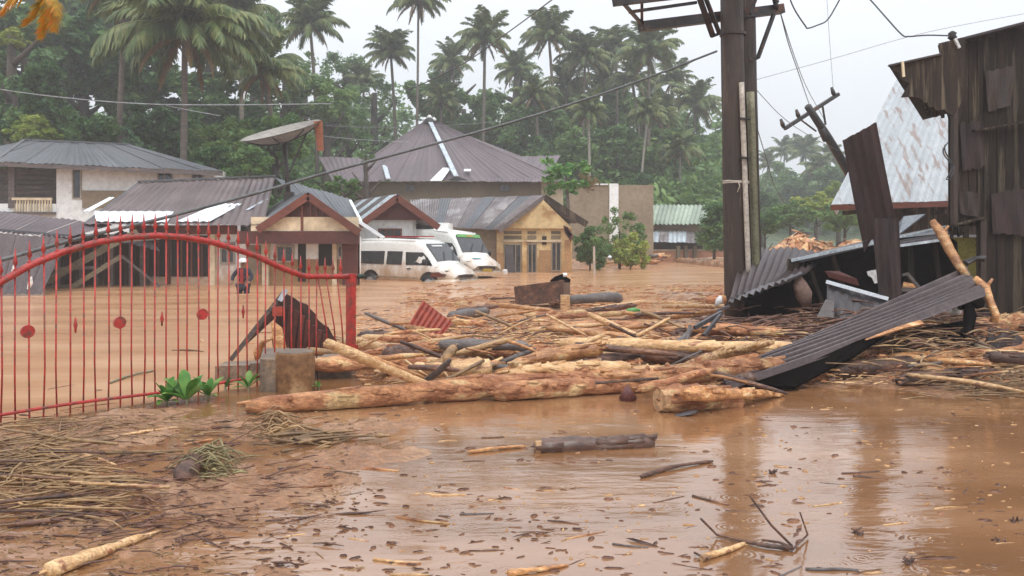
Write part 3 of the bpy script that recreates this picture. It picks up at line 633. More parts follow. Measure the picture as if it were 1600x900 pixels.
# --- grey hip roofed two storey house, far left
t = thing('grey_roofed_house', 'two storey white house with slate grey hip roof and plank veranda at far left', 'house', P(100, 372, 38)-Vector((0, 0, 2.0)))
eL, eR, rR, rL = P(-90, 249, 35.5), P(348, 268, 36.5), P(205, 227, 42), P(38, 220, 41)
sheets('roof_sheet', [eL, eR, rR, rL], 14, m_roofgrey, t)
bk = P(330, 262, 46); bl = P(-60, 240, 46)
mk('roof_hip', poly([eR, bk, rR]), m_roofgrey, t); mk('roof_hip', poly([eL, rL, bl]), m_roofgrey, t); mk('roof_back', poly([bk, bl, rL, rR]), m_roofgrey, t)
mk('ridge_cap', join(beam(rL+Vector((0, 0, .05)), rR+Vector((0, 0, .05)), .2, .08), beam(rL+Vector((0, 0, .05)), P(-10, 254, 35.7)+Vector((0, 0, .05)), .16, .06)), m_roofgrey, t)
mk('fascia', beam(eL-Vector((0, 0, .1)), eR-Vector((0, 0, .1)), .05, .18), m_greywood, t)
f = Face(P(-70, 300, 36.3).xy, P(335, 300, 37.3).xy)
mk('wall', f.box(f.px(88), f.L, -.4, f.z(5, 262), -5, 0), m_plaster, t)
mk('wall', f.box(0, f.px(88)-.01, -.4, f.z(1, 318), -5, 0), m_plaster, t)
mk('wall', f.box(0, f.px(88)-.01, f.z(1, 317.8), f.z(1, 258), -5, -1.9), m_brownwall, t)
for i in range(7):
    z = f.z(2, 316-i*8); mk('plank', f.box(f.px(-60), f.px(62), z, z+.17, -1.88, -1.84+rnd.uniform(0, .02)), m_greywood, t)
mk('post', f.bpx(14, 24, 258, 325, -.1, .08), m_greywood, t); mk('post', f.bpx(-50, -42, 258, 325, -.1, .08), m_greywood, t)
rail = mk('balustrade', f.bpx(20, 82, 309, 313, 0, .1), m_cream, t)
for i in range(14): mk('baluster', f.bpx(22+i*4.4, 24.2+i*4.4, 313, 332, .01, .07), m_cream, t)
mk('balcony_floor', f.bpx(-60, 88, 331, 335, -1, .3), m_greywood, t)
window(f, t, 113, 128, 264, 311, 0); window(f, t, 246, 270, 269, 286, 1); window(f, t, 300, 318, 271, 284, 1)
mk('concrete_band', f.bpx(130, 245, 298, 325, .01, .12), m_conwall, t)
opening(f, t, 62, 84, 282, 317, -1.84)

# --- long brown roofed house with porch gable
t = thing('brown_roofed_house', 'long white house with brown tin roof and timber gabled porch behind the gate', 'house', (-8.5, 29, -.5))
eL, eR, rR, rL = P(132, 350, 27.5), P(412, 352, 27.8), P(430, 277, 34), P(216, 286, 33)
sheets('roof_sheet', [eL, eR, rR, rL], 12, m_roofbrown, t)
def patch(q, m, name='light_panel', lift=.07):
    q = [Vector(v) for v in q]; n = (q[1]-q[0]).cross(q[3]-q[0]).normalized(); n = n if n.z > 0 else -n
    return mk(name, corr([v+n*lift for v in q], max(2, round((q[1]-q[0]).length/.25)), .015, 2), m, t)
def onroof(px, py):
    """point of the long roof plane under a pixel"""
    n = (eR-eL).cross(rL-eL).normalized(); d = Vector(((px-CX)/F, 1, -(py-HY)/F)); cp = Vector((0, 0, EYE)); return cp+d*((eL-cp).dot(n)/d.dot(n))
patch([onroof(275, 349), onroof(328, 349), onroof(379, 321), onroof(340, 321)], m_light)
patch([onroof(129, 333), onroof(141, 333), onroof(180, 311), onroof(171, 311)], m_light)
patch([onroof(150, 349), onroof(262, 350), onroof(272, 333), onroof(148, 333)], m_light)
patch([onroof(384, 331), onroof(388, 331), onroof(420, 314), onroof(416, 313)], m_zinc)
patch([onroof(411, 306), onroof(416, 306), onroof(417, 279), onroof(413, 279)], m_zinc)
mk('ridge_cap', beam(rL+Vector((0, 0, .06)), rR+Vector((0, 0, .06)), .25, .06), m_roofgrey, t)
mk('barge_board', beam(eL+Vector((0, 0, -.05)), rL+Vector((0, 0, -.05)), .06, .16), m_roofgrey, t)
# porch
pk, le, re = P(482, 301, 27.6), P(403, 354, 27.6), P(562, 358, 27.6); bkv = Vector((-2.6, 6.6, .1))
sheets('porch_roof_sheet', [le, le+bkv, pk+bkv, pk], 7, m_roofgrey, t)
sheets('porch_roof_sheet', [re+bkv, re, pk, pk+bkv], 7, m_roofgrey, t)
fp = Face((le.x-.6, 27.8), (re.x+.1, 27.8)); fr = lambda v: Vector((v.x, 27.55, v.z))
for a, b in ((pk, le), (pk, re)): mk('barge_board', beam(fr(a)-Vector((0, 0, .12)), fr(b)-Vector((0, 0, .12)), .06, .24), m_redwood, t)
mk('gable_panel', poly([Vector((P(405, 338, 27.9).x+.7, 27.95, P(0, 339, 27.9).z)), Vector((P(545, 338, 27.9).x-.3, 27.95, P(0, 339, 27.9).z)), Vector((pk.x, 27.95, pk.z-.2))], -.06), m_maroon, t)
for i in range(1, 10):
    x = le.x+(re.x-le.x)*(.22+.56*i/10); zt = pk.z-.3-abs(x-pk.x)*((pk.z-re.z)/(re.x-pk.x))*1.0; z0 = P(0, 339, 27.9).z
    if zt > z0+.05: mk('batten', box(x-.02, x+.02, 27.84, 27.88, z0, zt), m_redwood, t)
mk('cream_board', fp.bpx(392, 470, 339, 361, -.06, 0), m_cream, t); mk('cream_board', fp.bpx(474, 560, 339, 361, -.06, 0), m_cream, t)
mk('king_post', fp.bpx(470.2, 473.8, 320, 361, -.05, .04), m_redwood, t)
mk('fascia_beam', fp.bpx(372, 561, 361.2, 381, -.15, .06), m_maroon, t)
f2 = Face((P(372, 0, 28.6).x, 28.6), (P(562, 0, 28.6).x, 28.6))
mk('wall', f2.box(0, f2.L, -.5, f2.z(1, 370), -.25, 0), m_plaster, t)
mk('mud_tide_band', f2.bpx(380, 536, 405, 452, .0, .012), m_mudwall, t)
mk('pilaster', f2.bpx(537, 560, 381, 455, 0, .25), m_maroon, t)
mk('pilaster', f2.bpx(412, 422, 381, 455, 0, .2), m_cream, t)
mk('pilaster', f2.bpx(520, 527, 381, 455, 0, .1), m_cream, t)
opening(f2, t, 466, 478, 381, 440, .02); opening(f2, t, 498, 520, 381, 415, .02); window(f2, t, 527.5, 536.5, 383, 403, 0, .03)
window(f2, t, 432, 460, 383, 410, 1, .03)
opening(f2, t, 385, 408, 383, 428, .02, 'window_shutter', m_conwall)
f3 = Face((P(205, 0, 28.9).x, 28.9), (P(372, 0, 28.7).x, 28.7))
mk('wall', f3.box(0, f3.L, -.5, f3.z(1, 362), -3, 0), m_plaster, t)
mk('fascia_beam', f3.bpx(205, 371, 352, 366, .0, .12), m_redwood, t)
opening(f3, t, 232, 262, 368, 432, .02); opening(f3, t, 268, 331, 368, 432, .02)
for x in (247, 283, 299, 315): mk('window_mullion', f3.bpx(x, x+2.5, 368, 432, .03, .06), m_redwood, t)
mk('post', f3.bpx(331.5, 339, 366, 452, .0, .2), m_cream, t); mk('post', f3.bpx(262.5, 267, 366, 452, .0, .15), m_redwood, t)
window(f3, t, 345, 368, 378, 412, 1, .03)
sa = P(562, 0, 28.6).x; mk('side_wall', hexa([(sa-.1, 28.6, -.5), (sa, 28.6, -.5), (sa-3.3, 34, -.5), (sa-3.4, 34, -.5)], [(sa-.1, 28.6, 1.9), (sa, 28.6, 1.9), (sa-3.3, 34, 1.9), (sa-3.4, 34, 1.9)]), m_plaster, t)
# grey wing behind the porch
q = [P(500, 345, 33), P(566, 349, 33), P(548, 311, 37), P(430, 278, 37)]
sheets('rear_roof_sheet', q, 5, m_roofgrey, t)
mk('valley_flashing', beam(P(547, 313, 36.5), P(564, 346, 32.8), .12, .05), m_light, t)

# --- collapsed roof house at lower left
t = thing('collapsed_house', 'collapsed wooden house with purple brown roof sunk to the water at lower left', 'ruined house', (-13, 25, -.5))
a, b, c1, d1 = P(-80, 356, 24.5), P(108, 370, 25.5), P(172, 351, 28), P(90, 325, 30)
sheets('roof_sheet', [P(-80, 357, 24), P(106, 372, 25), P(178, 352, 28.5), P(-40, 326, 29)], 8, m_roofpurp, t)
sheets('fallen_roof_sheet', [P(-90, 462, 22.5), P(66, 457, 23.2), P(106, 373, 24.9), P(-90, 358, 23.9)], 7, m_darktin, t)
mk('edge_flashing', beam(P(-80, 355, 24.2)+Vector((0, 0, .05)), P(107, 370, 25.2)+Vector((0, 0, .05)), .15, .05), m_roofgrey, t)
fd = Face((P(70, 0, 28).x, 28), (P(232, 0, 28.4).x, 28.4))
mk('dark_back_wall', fd.box(0, fd.L, -.5, fd.z(1, 366), -.15, 0), m_oldwood, t)
for x, w in ((95, 4), (128, 5), (150, 6), (176, 5), (205, 6), (222, 5)): mk('post', fd.bpx(x, x+w, 366, 456, .1, .25), m_greywood, t)
for (x0, y0, x1, y1, w) in ((72, 440, 170, 385, .22), (170, 385, 215, 362, .2), (110, 450, 190, 400, .15), (190, 400, 250, 448, .07), (80, 420, 150, 418, .1), (60, 452, 125, 446, .14), (150, 380, 250, 372, .1)):
    mk('fallen_beam', beam(P(x0, y0, 26+x0*.004), P(x1, y1, 27), w), m_brownwall if w > .1 else m_greywood, t)
mk('sloping_sheet', corr([P(165, 372, 27), P(250, 392, 27), P(240, 378, 28.5), P(190, 360, 28.5)], 8), m_greysheet, t)
for (x0, y0, x1, y1, l) in ((44, 452, 49, 432, 'crumpled white scrap on the sunken roof edge'), (18, 428, 22, 412, 'thin white scrap standing on the sunken roof')):
    tag(mk('white_scrap', tube([P(x0, y0, 22.3), P((x0+x1)/2+1, (y0+y1)/2, 22.3), P(x1, y1, 22.3)], [.03, .05, .015], 6, .3), m_white), l, 'scrap')

# --- small white house with second gable
t = thing('small_gabled_house', 'small white house with red brown gable right of the porch', 'house', (-4.6, 34, -.5))
pk, le, re = P(621, 304, 33), P(562, 348, 33), P(686, 351, 33); bkv = Vector((-2.6, 5.5, .0))
sheets('roof_sheet', [le, le+bkv, pk+bkv, pk], 6, m_zinc, t, {1: m_rooftin, 3: m_rooftin, 5: m_rooftin})
sheets('roof_sheet', [re+bkv, re, pk, pk+bkv], 6, m_rooftin, t)
for a, b in ((pk, le), (pk, re)): mk('barge_board', beam(a+Vector((0, -.05, -.12)), b+Vector((0, -.05, -.12)), .06, .26), m_redwood, t)
mk('gable_panel', poly([P(575, 344, 33.5), P(674, 344, 33.5), P(621, 311, 33.5)], -.06), m_maroon, t)
f = Face((P(560, 0, 33.8).x, 33.8), (P(645, 0, 33.8).x, 33.8)); mk('wall', f.box(0, f.L, -.5, f.z(1, 343), -4, 0), m_plaster, t)
window(f, t, 591, 628, 357, 374, 2, m=m_redwood)
f = Face((P(645, 0, 35).x, 35), (P(700, 0, 35).x, 35)); mk('wall', f.box(0, f.L, -.5, f.z(1, 348), -3, 0), m_plaster, t); opening(f, t, 648, 678, 349, 358)  # the dark plate paints the recess shade under the eave; no door here
tag(mk('fallen_gutter', beam(P(559, 345, 30), P(600, 372, 30), .26, .1), m_light), 'white fallen gutter board slanting from the porch eave to the front van', 'board')

# --- yellow house
t = thing('yellow_house', 'ochre yellow house with patched tin roof and louvred windows right of the vans', 'house', (1.2, 40, -.5))
eL, eR, rR, rL = P(648, 352, 39.0), P(780, 359, 38.2), P(850, 306, 38.8), P(640, 312, 44)
A = {3: m_roofgrey, 7: m_roofgrey, 10: m_roofgrey}
sheets('roof_sheet', [eL, eR, rR, rL], 12, m_rooftin, t, A, wl=.2)
def onroof2(px, py):
    n = (eR-eL).cross(rL-eL).normalized(); d = Vector(((px-CX)/F, 1, -(py-HY)/F)); cp = Vector((0, 0, EYE)); return cp+d*((eL-cp).dot(n)/d.dot(n))
for q_ in (((686, 350), (712, 350), (756, 323), (738, 323)), ((752, 339), (770, 339), (788, 323), (775, 323)), ((680, 341), (684, 341), (709, 326), (703, 326))): patch([onroof2(*v_) for v_ in q_], m_zinc, 'patch_sheet', .06)
bkv = rL-rR
re = P(917, 349, 38.4); sheets('roof_sheet', [re+bkv, re, rR, rL], 8, m_rooftin, t)
mk('barge_board', beam(rR+Vector((0, -.05, -.06)), eR+Vector((0, -.05, -.06)), .06, .2), m_greywood, t)
mk('barge_board', beam(rR+Vector((0, -.05, -.06)), re+Vector((0, -.05, -.06)), .06, .3), m_oldwood, t)
gy_ = 38.9; f = Face((P(776, 0, gy_).x, gy_), (P(894, 0, gy_).x, gy_)); zt = f.z(1, 357)
mk('wall', f.box(0, f.L, -.6, zt, -.2, 0), m_yellow, t)
mk('gable', poly([f.p(0, zt+.004, 0), f.p(f.L, zt+.004, 0), f.p(f.px(848), f.z(2, 312), 0)], -.2), m_yellow, t)
mk('side_wall', box(P(700, 0, 41).x, P(776, 0, 39).x, 39.1, 41.2, -.6, zt-.02), m_conwall, t)  # duller colour than the ochre front paints the shadow on this side
mk('side_wall', box(P(893.5, 0, gy_).x-.2, P(894, 0, gy_).x, 39.1, 43, -.6, zt), m_yellow, t)
mk('mud_tide_band', f.bpx(842, 861, 391, 432, .0, .013), m_mudwall, t); mk('mud_tide_band', f.bpx(882, 892, 375, 432, .0, .014), m_mudwall, t); mk('mud_tide_band', f.bpx(776, 788, 395, 432, .0, .015), m_mudwall, t)
for x0, x1 in ((787, 815), (824, 838), (861, 876)):
    for y0, y1 in ((361, 366), (368, 374)): opening(f, t, x0, x1, y0, y1, name='vent_slot', m=m_brownwall)
window(f, t, 787, 815, 381, 427, 2, m=m_conwall); window(f, t, 824, 839, 380, 427, 1, m=m_conwall); window(f, t, 861, 877, 378, 424, 1, m=m_conwall)
mk('hanging_shutter', slab([f.p(f.px(792), f.z(1, 426), .25), f.p(f.px(806), f.z(1, 428), .3), f.p(f.px(801), f.z(1, 384), .12), f.p(f.px(789), f.z(1, 384), .12)], .04), m_greysheet, t)
mk('wall_sign', f.bpx(847, 854, 369, 382, .0, .05), m_oldwood, t)
mk('wall_pier', f.bpx(816, 823, 376, 430, .02, .08), m_yellow, t); mk('lintel', f.bpx(785, 878, 375, 378, .02, .07), m_cream, t)
for i in range(5): a = P(880+i*2, 352+3*i, 38.6); mk('torn_wall_edge', poly([a, a+Vector((.25, 0, -.1)), a+Vector((.1, 0, -.45))], .05), m_maroon, t)
tag(mk('white_can', lathe(P(789, 430, 38), [(.1, 0), (.13, .05), (.13, .2), (.08, .27)], 10), m_white), 'small white can floating at the corner of the yellow house', 'can')

# --- big hip roofed hall
t = thing('hip_roofed_hall', 'large hall with tall purple brown hip roof behind the small houses', 'hall', P(700, 400, 58))
ap = P(671, 190, 61); cs_ = [P(520, 283, 55), P(884, 283, 55), P(880, 270, 68), P(540, 270, 68)]
sheets('roof_sheet', [cs_[0], cs_[1], ap+Vector((.6, 0, 0)), ap-Vector((.4, 0, 0))], 15, m_roofpurp, t, wl=.5, amp=.02)
for i in (1, 2, 3): mk('roof_side', poly([cs_[i], cs_[(i+1) % 4], ap], -.05), m_roofpurp, t)
sheets('wing_roof_sheet', [P(760, 284, 54.6), P(852, 284, 54.6), P(876, 243, 60), P(780, 246, 60)], 8, m_roofpurp, t, wl=.5)
sheets('wing_roof_sheet', [P(520, 284, 54.6), P(590, 284, 54.6), P(600, 248, 60), P(497, 245, 60)], 6, m_roofpurp, t, wl=.5)
mk('ridge_cap', beam(ap+Vector((0, -.1, .1)), P(713, 279, 54.9)+Vector((0, -.2, .12)), .32, .1), m_zinc, t)
mk('ridge_cap', beam(P(601, 262, 56.6)+Vector((0, -.1, .12)), P(607, 283, 54.8)+Vector((0, -.1, .12)), .3, .1), m_zinc, t)
mk('skylight', slab([P(672, 282, 54.2), P(690, 282, 54.2), P(705, 262, 55.9), P(692, 262, 55.9)], .05), m_light, t)
mk('skylight', slab([P(725, 267, 55.4), P(736, 267, 55.4), P(736, 264, 55.7), P(725, 264, 55.7)], .05), m_light, t)
mk('painted_vent_shadow', poly([P(700, 281, 54.6), P(730, 281, 54.6), P(714, 275, 54.8)], .05), m_hole, t)  # flat dark plate, a shadow on the roof put in as colour
fin = [lathe(ap+Vector((dx, 0, dz)), [(.05, -.12), (.18, -.06), (.2, .03), (.12, .14), (.03, .2)], 8) for dx, dz in ((-.32, .12), (.32, .12), (0, .3))]
mk('roof_finial', join(*fin), m_white, t, True); mk('finial_base', lathe(ap, [(.5, -.1), (.4, .15), (.15, .3)], 8), m_black, t)
f = Face((P(560, 0, 55.6).x, 55.6), (P(845, 0, 55.6).x, 55.6)); mk('wall', f.box(0, f.L, 0, f.z(1, 284), -8, 0), m_brownwall, t)
f = Face((P(845, 0, 55.7).x, 55.7), (P(880, 0, 55.7).x, 55.7)); mk('timber_wall', f.box(.02, f.L, 0, f.z(1, 283), -7, 0), m_cream, t)
for x in (632, 780): window(Face((P(560, 0, 55.6).x, 55.6), (P(845, 0, 55.6).x, 55.6)), t, x, x+16, 288, 300, 1, m=m_brownwall)
t = thing('concrete_wall', 'tall raw concrete wall right of the hall with one pale pier', 'wall', P(955, 400, 52))
f = Face((P(888, 0, 52).x, 52), (P(1021, 0, 52).x, 52)); mk('wall_slab', f.box(0, f.L, 0, f.z(1, 289), -.25, 0), m_conwall, t)
mk('pier', f.bpx(952, 966, 287, 400, 0, .12), m_plaster, t); mk('coping', f.bpx(900, 950, 287, 289.2, -.3, .1), m_plaster, t)
mk('side_wall', box(P(1021, 0, 52).x-.25, P(1021, 0, 52).x, 52.26, 60, 0, f.z(1, 290)), m_conwall, t)
# --- green roofed shed
t = thing('green_roofed_shed', 'low shed with pale green ribbed roof at the end of the concrete wall', 'shed', P(1065, 395, 60))
sheets('roof_sheet', [P(1010, 351, 58), P(1103, 350, 58), P(1112, 321, 63), P(1018, 320, 63)], 7, m_roofgreen, t, wl=.8, amp=.06)
f = Face((P(1005, 0, 59).x, 59), (P(1108, 0, 59).x, 59)); mk('wall', f.box(0, f.L, 0, f.z(1, 350), -3, 0), m_conwall, t)
sheets('lean_to_sheet', [P(1015, 378, 55), P(1100, 380, 55), P(1100, 362, 58.6), P(1018, 360, 58.6)], 6, m_zinc, t, {1: m_rooftin, 4: m_rooftin, 5: m_greysheet})
opening(f, t, 1020, 1098, 366, 392)
t = thing('garden_wall', 'low reddish masonry wall in front of the green roofed shed', 'wall', P(1065, 403, 57))
f = Face((P(950, 0, 53).x, 53), (P(1132, 0, 57).x, 57)); mk('wall_course', f.box(0, f.L, -.1, .75, -.2, 0), m_brick, t)
mk('coping', f.box(-.05, f.L, .752, .85, -.25, .05), m_conwall, t)
for x in (1056, 1068, 1082): mk('pillar', f.bpx(x, x+5, 384, 404, .0, .15), m_brownwall, t)

# --- satellite dish on the brown roof
c = P(444, 212, 31); t = thing('satellite_dish', 'large mesh satellite dish tilted on a pole above the brown roof', 'satellite dish', P(452, 300, 31))
V, Fc = [], []; R = 1.5; K = 6; N = 24
for i in range(K+1):
    r = R*i/K
    for j in range(N): V.append(Vector((r*math.cos(2*PI*j/N), r*math.sin(2*PI*j/N), .42*(r/R)**2)))
for i in range(K):
    for j in range(N): a = i*N+j; b = i*N+(j+1) % N; Fc.append((a, b, b+N, a+N))
n0 = len(V); V += [v-Vector((0, 0, .03)) for v in V]; Fc += [tuple(x+n0 for x in reversed(q)) for q in Fc]
Rm = Matrix.Rotation(math.radians(-13), 4, 'Y') @ Matrix.Rotation(math.radians(16), 4, 'X')
cc_ = c-Vector((0, 0, .2))
mk('reflector', ([cc_+Rm @ v for v in V], Fc), m_dish, t, True)
for j in range(8): a = 2*PI*j/8; mk('rib', tube([cc_+Rm @ Vector((r*math.cos(a), r*math.sin(a), .42*(r/R)**2-.06)) for r in (.05, .5, 1., 1.48)], .025, 5), m_steel, t)
mk('pole', tube([P(452, 320, 31), cc_+Vector((0, 0, -.03))], .09, 8), m_steel, t, True)
mk('strut', beam(P(452, 270, 31), P(480, 205, 31.2), .07), m_steel, t)
mk('counter_arm', slab([P(491, 190, 30.9), P(504, 189, 30.9), P(506, 236, 30.9), P(497, 236, 30.9)], .1), m_orangerust, t)
mk('roof_stand', beam(P(452, 330, 31), P(452, 300, 31), .3), m_steel, t)

# --- blue grey metal roofed building behind the shack
t = thing('metal_roofed_building', 'building with big blue grey stained zinc roof behind the dark shack', 'building', (14, 27, 0))
q = [P(1299, 319, 24), P(1640, 308, 25), P(1640, 92, 29), P(1411, 104, 29)]
sheets('roof_sheet', q, 14, m_zincstain, t, wl=.22, amp=.012)
mk('roof_end', poly([P(1299, 319, 24)-Vector((0, 0, .05)), P(1411, 104, 29)-Vector((0, 0, .05)), P(1411, 104, 29)+Vector((0, 6, -5))], .04), m_zincstain, t)
mk('ridge_cap', beam(P(1411, 103, 29)+Vector((0, 0, .05)), P(1640, 91, 29)+Vector((0, 0, .05)), .3, .06), m_zinc, t)
mk('fascia', beam(P(1299, 321, 24)-Vector((0, 0, .06)), P(1640, 310, 25)-Vector((0, 0, .06)), .06, .17), m_redwood, t)
f = Face((P(1400, 0, 25).x, 25.3), (P(1640, 0, 25).x, 26)); mk('wall', f.box(0, f.L, 0, f.z(1, 322), -.3, 0), m_oldwood, t)
for i in range(5): mk('rafter_end', box(10+i*.9, 10.1+i*.9, 24.3, 25.2, 2.3, 2.42), m_oldwood, t)
mk('yellow_green_wall', box(P(1478, 0, 20).x, P(1545, 0, 20).x, 20, 20.2, .0, P(0, 371, 20).z), m_yg, t)
mk('wall_coping', box(P(1476, 0, 20).x, P(1546, 0, 20).x, 19.95, 20.25, P(0, 371, 20).z+.004, P(0, 368, 20).z+.02), m_light, t)
# ---------------------------------------------------------------- vans
ST = [(0, .55, 1.5, .76, .60), (.05, .36, 1.86, .84, .66), (.2, .3, 1.98, .85, .70), (1.6, .3, 2.02, .85, .71), (3.0, .3, 1.98, .85, .70), (3.45, .3, 1.86, .85, .68),
      (4.12, .3, 1.16, .84, .68), (4.3, .3, 1.06, .83, .70), (4.75, .32, .90, .79, .66), (4.92, .4, .70, .72, .60)]
def stn(x):
    for a, b in zip(ST, ST[1:]):
        if x <= b[0]: t = (x-a[0])/(b[0]-a[0]); return [p+(q-p)*t for p, q in zip(a, b)]
    return list(ST[-1])
def van_y(x, z):
    _, zb, zr, w, wr = stn(x); bl = min(.95, zr-.14)
    if z <= bl: return w
    t = min(1, (z-bl)/(zr-.08-bl)); return w+(wr-w)*t
def make_van(label, loc, rz, pitch=0., roll=0., front=True):
    t = thing('minibus', label, 'van', loc); t.rotation_euler = (roll, pitch, rz)
    V, Fc = [], []; xs = sorted(set([s[0] for s in ST]+[.6, 1.0, 2.1, 2.6, 3.2, 3.7, 3.9]))
    for x in xs:
        _, zb, zr, w, wr = stn(x); bl = min(.95, zr-.14)
        half = [(.85*w, zb), (w, zb+.12), (w, (zb+bl)/2), (w, bl), (wr+(w-wr)*.25, zr-.22 if zr-.22 > bl else bl+.02), (wr, zr-.08), (wr-.12, zr-.01), (0, zr+.02)]
        pr = [(y, z) for y, z in half]+[(-y, z) for y, z in reversed(half[:-1])]
        for y, z in pr: V.append(Vector((x-2.45, y, z)))
    n = 15
    for i in range(len(xs)-1):
        for j in range(n): a = i*n+j; b = i*n+(j+1) % n; Fc.append((a, b, b+n, a+n))
    Fc += [tuple(range(n)), tuple(range(len(xs)*n-1, len(xs)*n-n-1, -1))]
    mk('body', (V, Fc), m_vanwhite, t, True, local=True)
    def side(name, pts, m, s, off=.026, th=.03, par=None):
        q = [Vector((x-2.45, s*(van_y(x, z)+off), z)) for x, z in pts]; q2 = [v-Vector((0, s*th, 0)) for v in q]; k = len(q)
        return mk(name, (q+q2, [tuple(range(k)), tuple(range(2*k-1, k-1, -1))]+[(i, i+k, (i+1) % k+k, (i+1) % k) for i in range(k)]), m, par or t, local=True)
    for s in (-1, 1):
        for pts in ([(.34, 1.5), (.40, 1.02), (1.62, 1.02), (1.62, 1.52)], [(1.76, 1.52), (1.76, 1.02), (2.52, 1.02), (2.52, 1.52)], [(2.68, 1.5), (2.74, 1.02), (3.98, 1.02), (3.72, 1.3), (3.48, 1.5)]):
            side('side_window', pts, m_pane, s)
        for x0, z0, x1, z1 in ((2.62, .4, 2.635, 1.6), (1.69, .4, 1.70, 1.6), (3.9, .45, 3.915, 1.0), (.3, .95, 4.2, .965)):
            side('panel_seam', [(x0, z0), (x1, z0), (x1, z1), (x0, z1)], m_greywood, s, .004, .01)
        side('door_handle', [(2.8, .86), (2.98, .86), (2.98, .9), (2.8, .9)], m_black, s, .03, .03)
        side('side_trim', [(.5, .52), (3.3, .52), (3.3, .57), (.5, .57)], m_conwall, s, .012, .02)
        mr_ = lathe((3.75-2.45, s*.98, 1.02), [(.03, 0), (.09, .03), (.1, .2), (.04, .24)], 8); mk('wing_mirror', mr_, m_black, t, True, local=True)
        mk('headlight', hexa([(4.62-2.45, s*.50, .66), (4.66-2.45, s*.80, .68), (4.45-2.45, s*.82, .70), (4.5-2.45, s*.5, .7)], [(4.78-2.45, s*.46, .84), (4.62-2.45, s*.77, .86), (4.45-2.45, s*.81, .84), (4.5-2.45, s*.48, .84)]), m_chrome if not front else m_pane, t, local=True)
        for x in (.95, 3.85):
            w = mk('wheel', tube([(x-2.45, s*.66, .33), (x-2.45, s*.88, .33)], .34, 18), m_black, t, True, local=True)
            mk('rim', tube([(x-2.45, s*.87, .33), (x-2.45, s*.892, .33)], .2, 12), m_chrome, w, local=True)
            side('wheel_arch', [(x+.46*math.cos(a), .34+.46*math.sin(a)) for a in [PI*i/10 for i in range(11)] if .34+.46*math.sin(a) > .42], m_black, s, .006, .02)
    def wsp(x, y, off=.02):
        _, _, zr, _, wr = stn(x); return Vector((x-2.45+off*.7, y, zr+off))
    ws = mk('windscreen', slab([wsp(4.10, -.66), wsp(4.10, .66), wsp(3.50, .62), wsp(3.50, -.62)], .02), m_pane, t, local=True)
    top = [wsp(3.58, -.60, .035), wsp(3.58, .60, .035), wsp(3.46, .58, .035), wsp(3.46, -.58, .035)]
    if front: mk('white_lettering', slab([wsp(3.62, -.42, .034), wsp(3.62, .2, .034), wsp(3.57, .2, .034), wsp(3.57, -.42, .034)], .004), m_white, ws, local=True)
    else:
        mk('sun_strip', slab(top, .006), m_green, ws, local=True); mk('orange_emblem', slab([wsp(3.56, -.1, .05), wsp(3.56, .22, .05), wsp(3.5, .22, .05), wsp(3.5, -.1, .05)], .004), m_plate, ws, local=True)
        mk('hood_sticker', slab([wsp(4.66, -.5, .012), wsp(4.66, .1, .012), wsp(4.52, .1, .012), wsp(4.52, -.5, .012)], .004), m_teal, t, local=True)
        mk('number_plate', box(4.93-2.45, 4.955-2.45, -.24, .24, .46, .60), m_plate, t, local=True)
    for y in (-.25, .3): mk('wiper', beam(wsp(4.10, y, .05), wsp(3.8, y+.3, .045), .02), m_black, ws, local=True)
    mk('grille', box(4.86-2.45, 4.925-2.45, -.42, .42, .58, .68), m_black, t, local=True)
    mk('front_bumper', box(4.70-2.45, 4.99-2.45, -.8, .8, .30, .47), m_vanwhite, t, local=True)
    mk('roof_gutter', join(beam((.3-2.45, -.70, 1.93), (3.1-2.45, -.70, 1.93), .03), beam((.3-2.45, .70, 1.93), (3.1-2.45, .70, 1.93), .03)), m_vanwhite, t, local=True)
    return t
v = make_van('front white minibus with dark side windows, sunk to its sills before the small gabled house', P(648, 372, 32)-Vector((0, 0, 2.02)), math.radians(-34), math.radians(.5), front=True)
rk = mk('roof_rack', join(box(-1.1, .55, -.5, .5, 2.04, 2.07), *[box(-1.1+i*.4, -1.06+i*.4, -.5, .5, 2.07, 2.10) for i in range(5)]), m_redcloth, v, local=True)
mk('roof_hatch', box(-.5, .6, -.45, .45, 2.03, 2.055), m_vanwhite, v, local=True)
mk('torn_wing_gap', poly([(1.55, -.855, .78), (1.9, -.87, .80), (2.2, -.84, .66), (1.9, -.86, .62), (1.5, -.86, .62)], .03), m_redwood, v, local=True)
mk('damaged_bumper', tube([(1.6, -.9, .42), (2.1, -.95, .40), (2.5, -.8, .42), (2.62, -.55, .5)], [.1, .13, .13, .05], 8, .2), m_vanwhite, v, True, local=True)
make_van('rear white minibus with green windscreen strip and yellow plate, nose up behind the front one', P(703, 372, 35.0)-Vector((0, 0, 1.66)), math.radians(-50), math.radians(3.5), math.radians(-2), front=False)

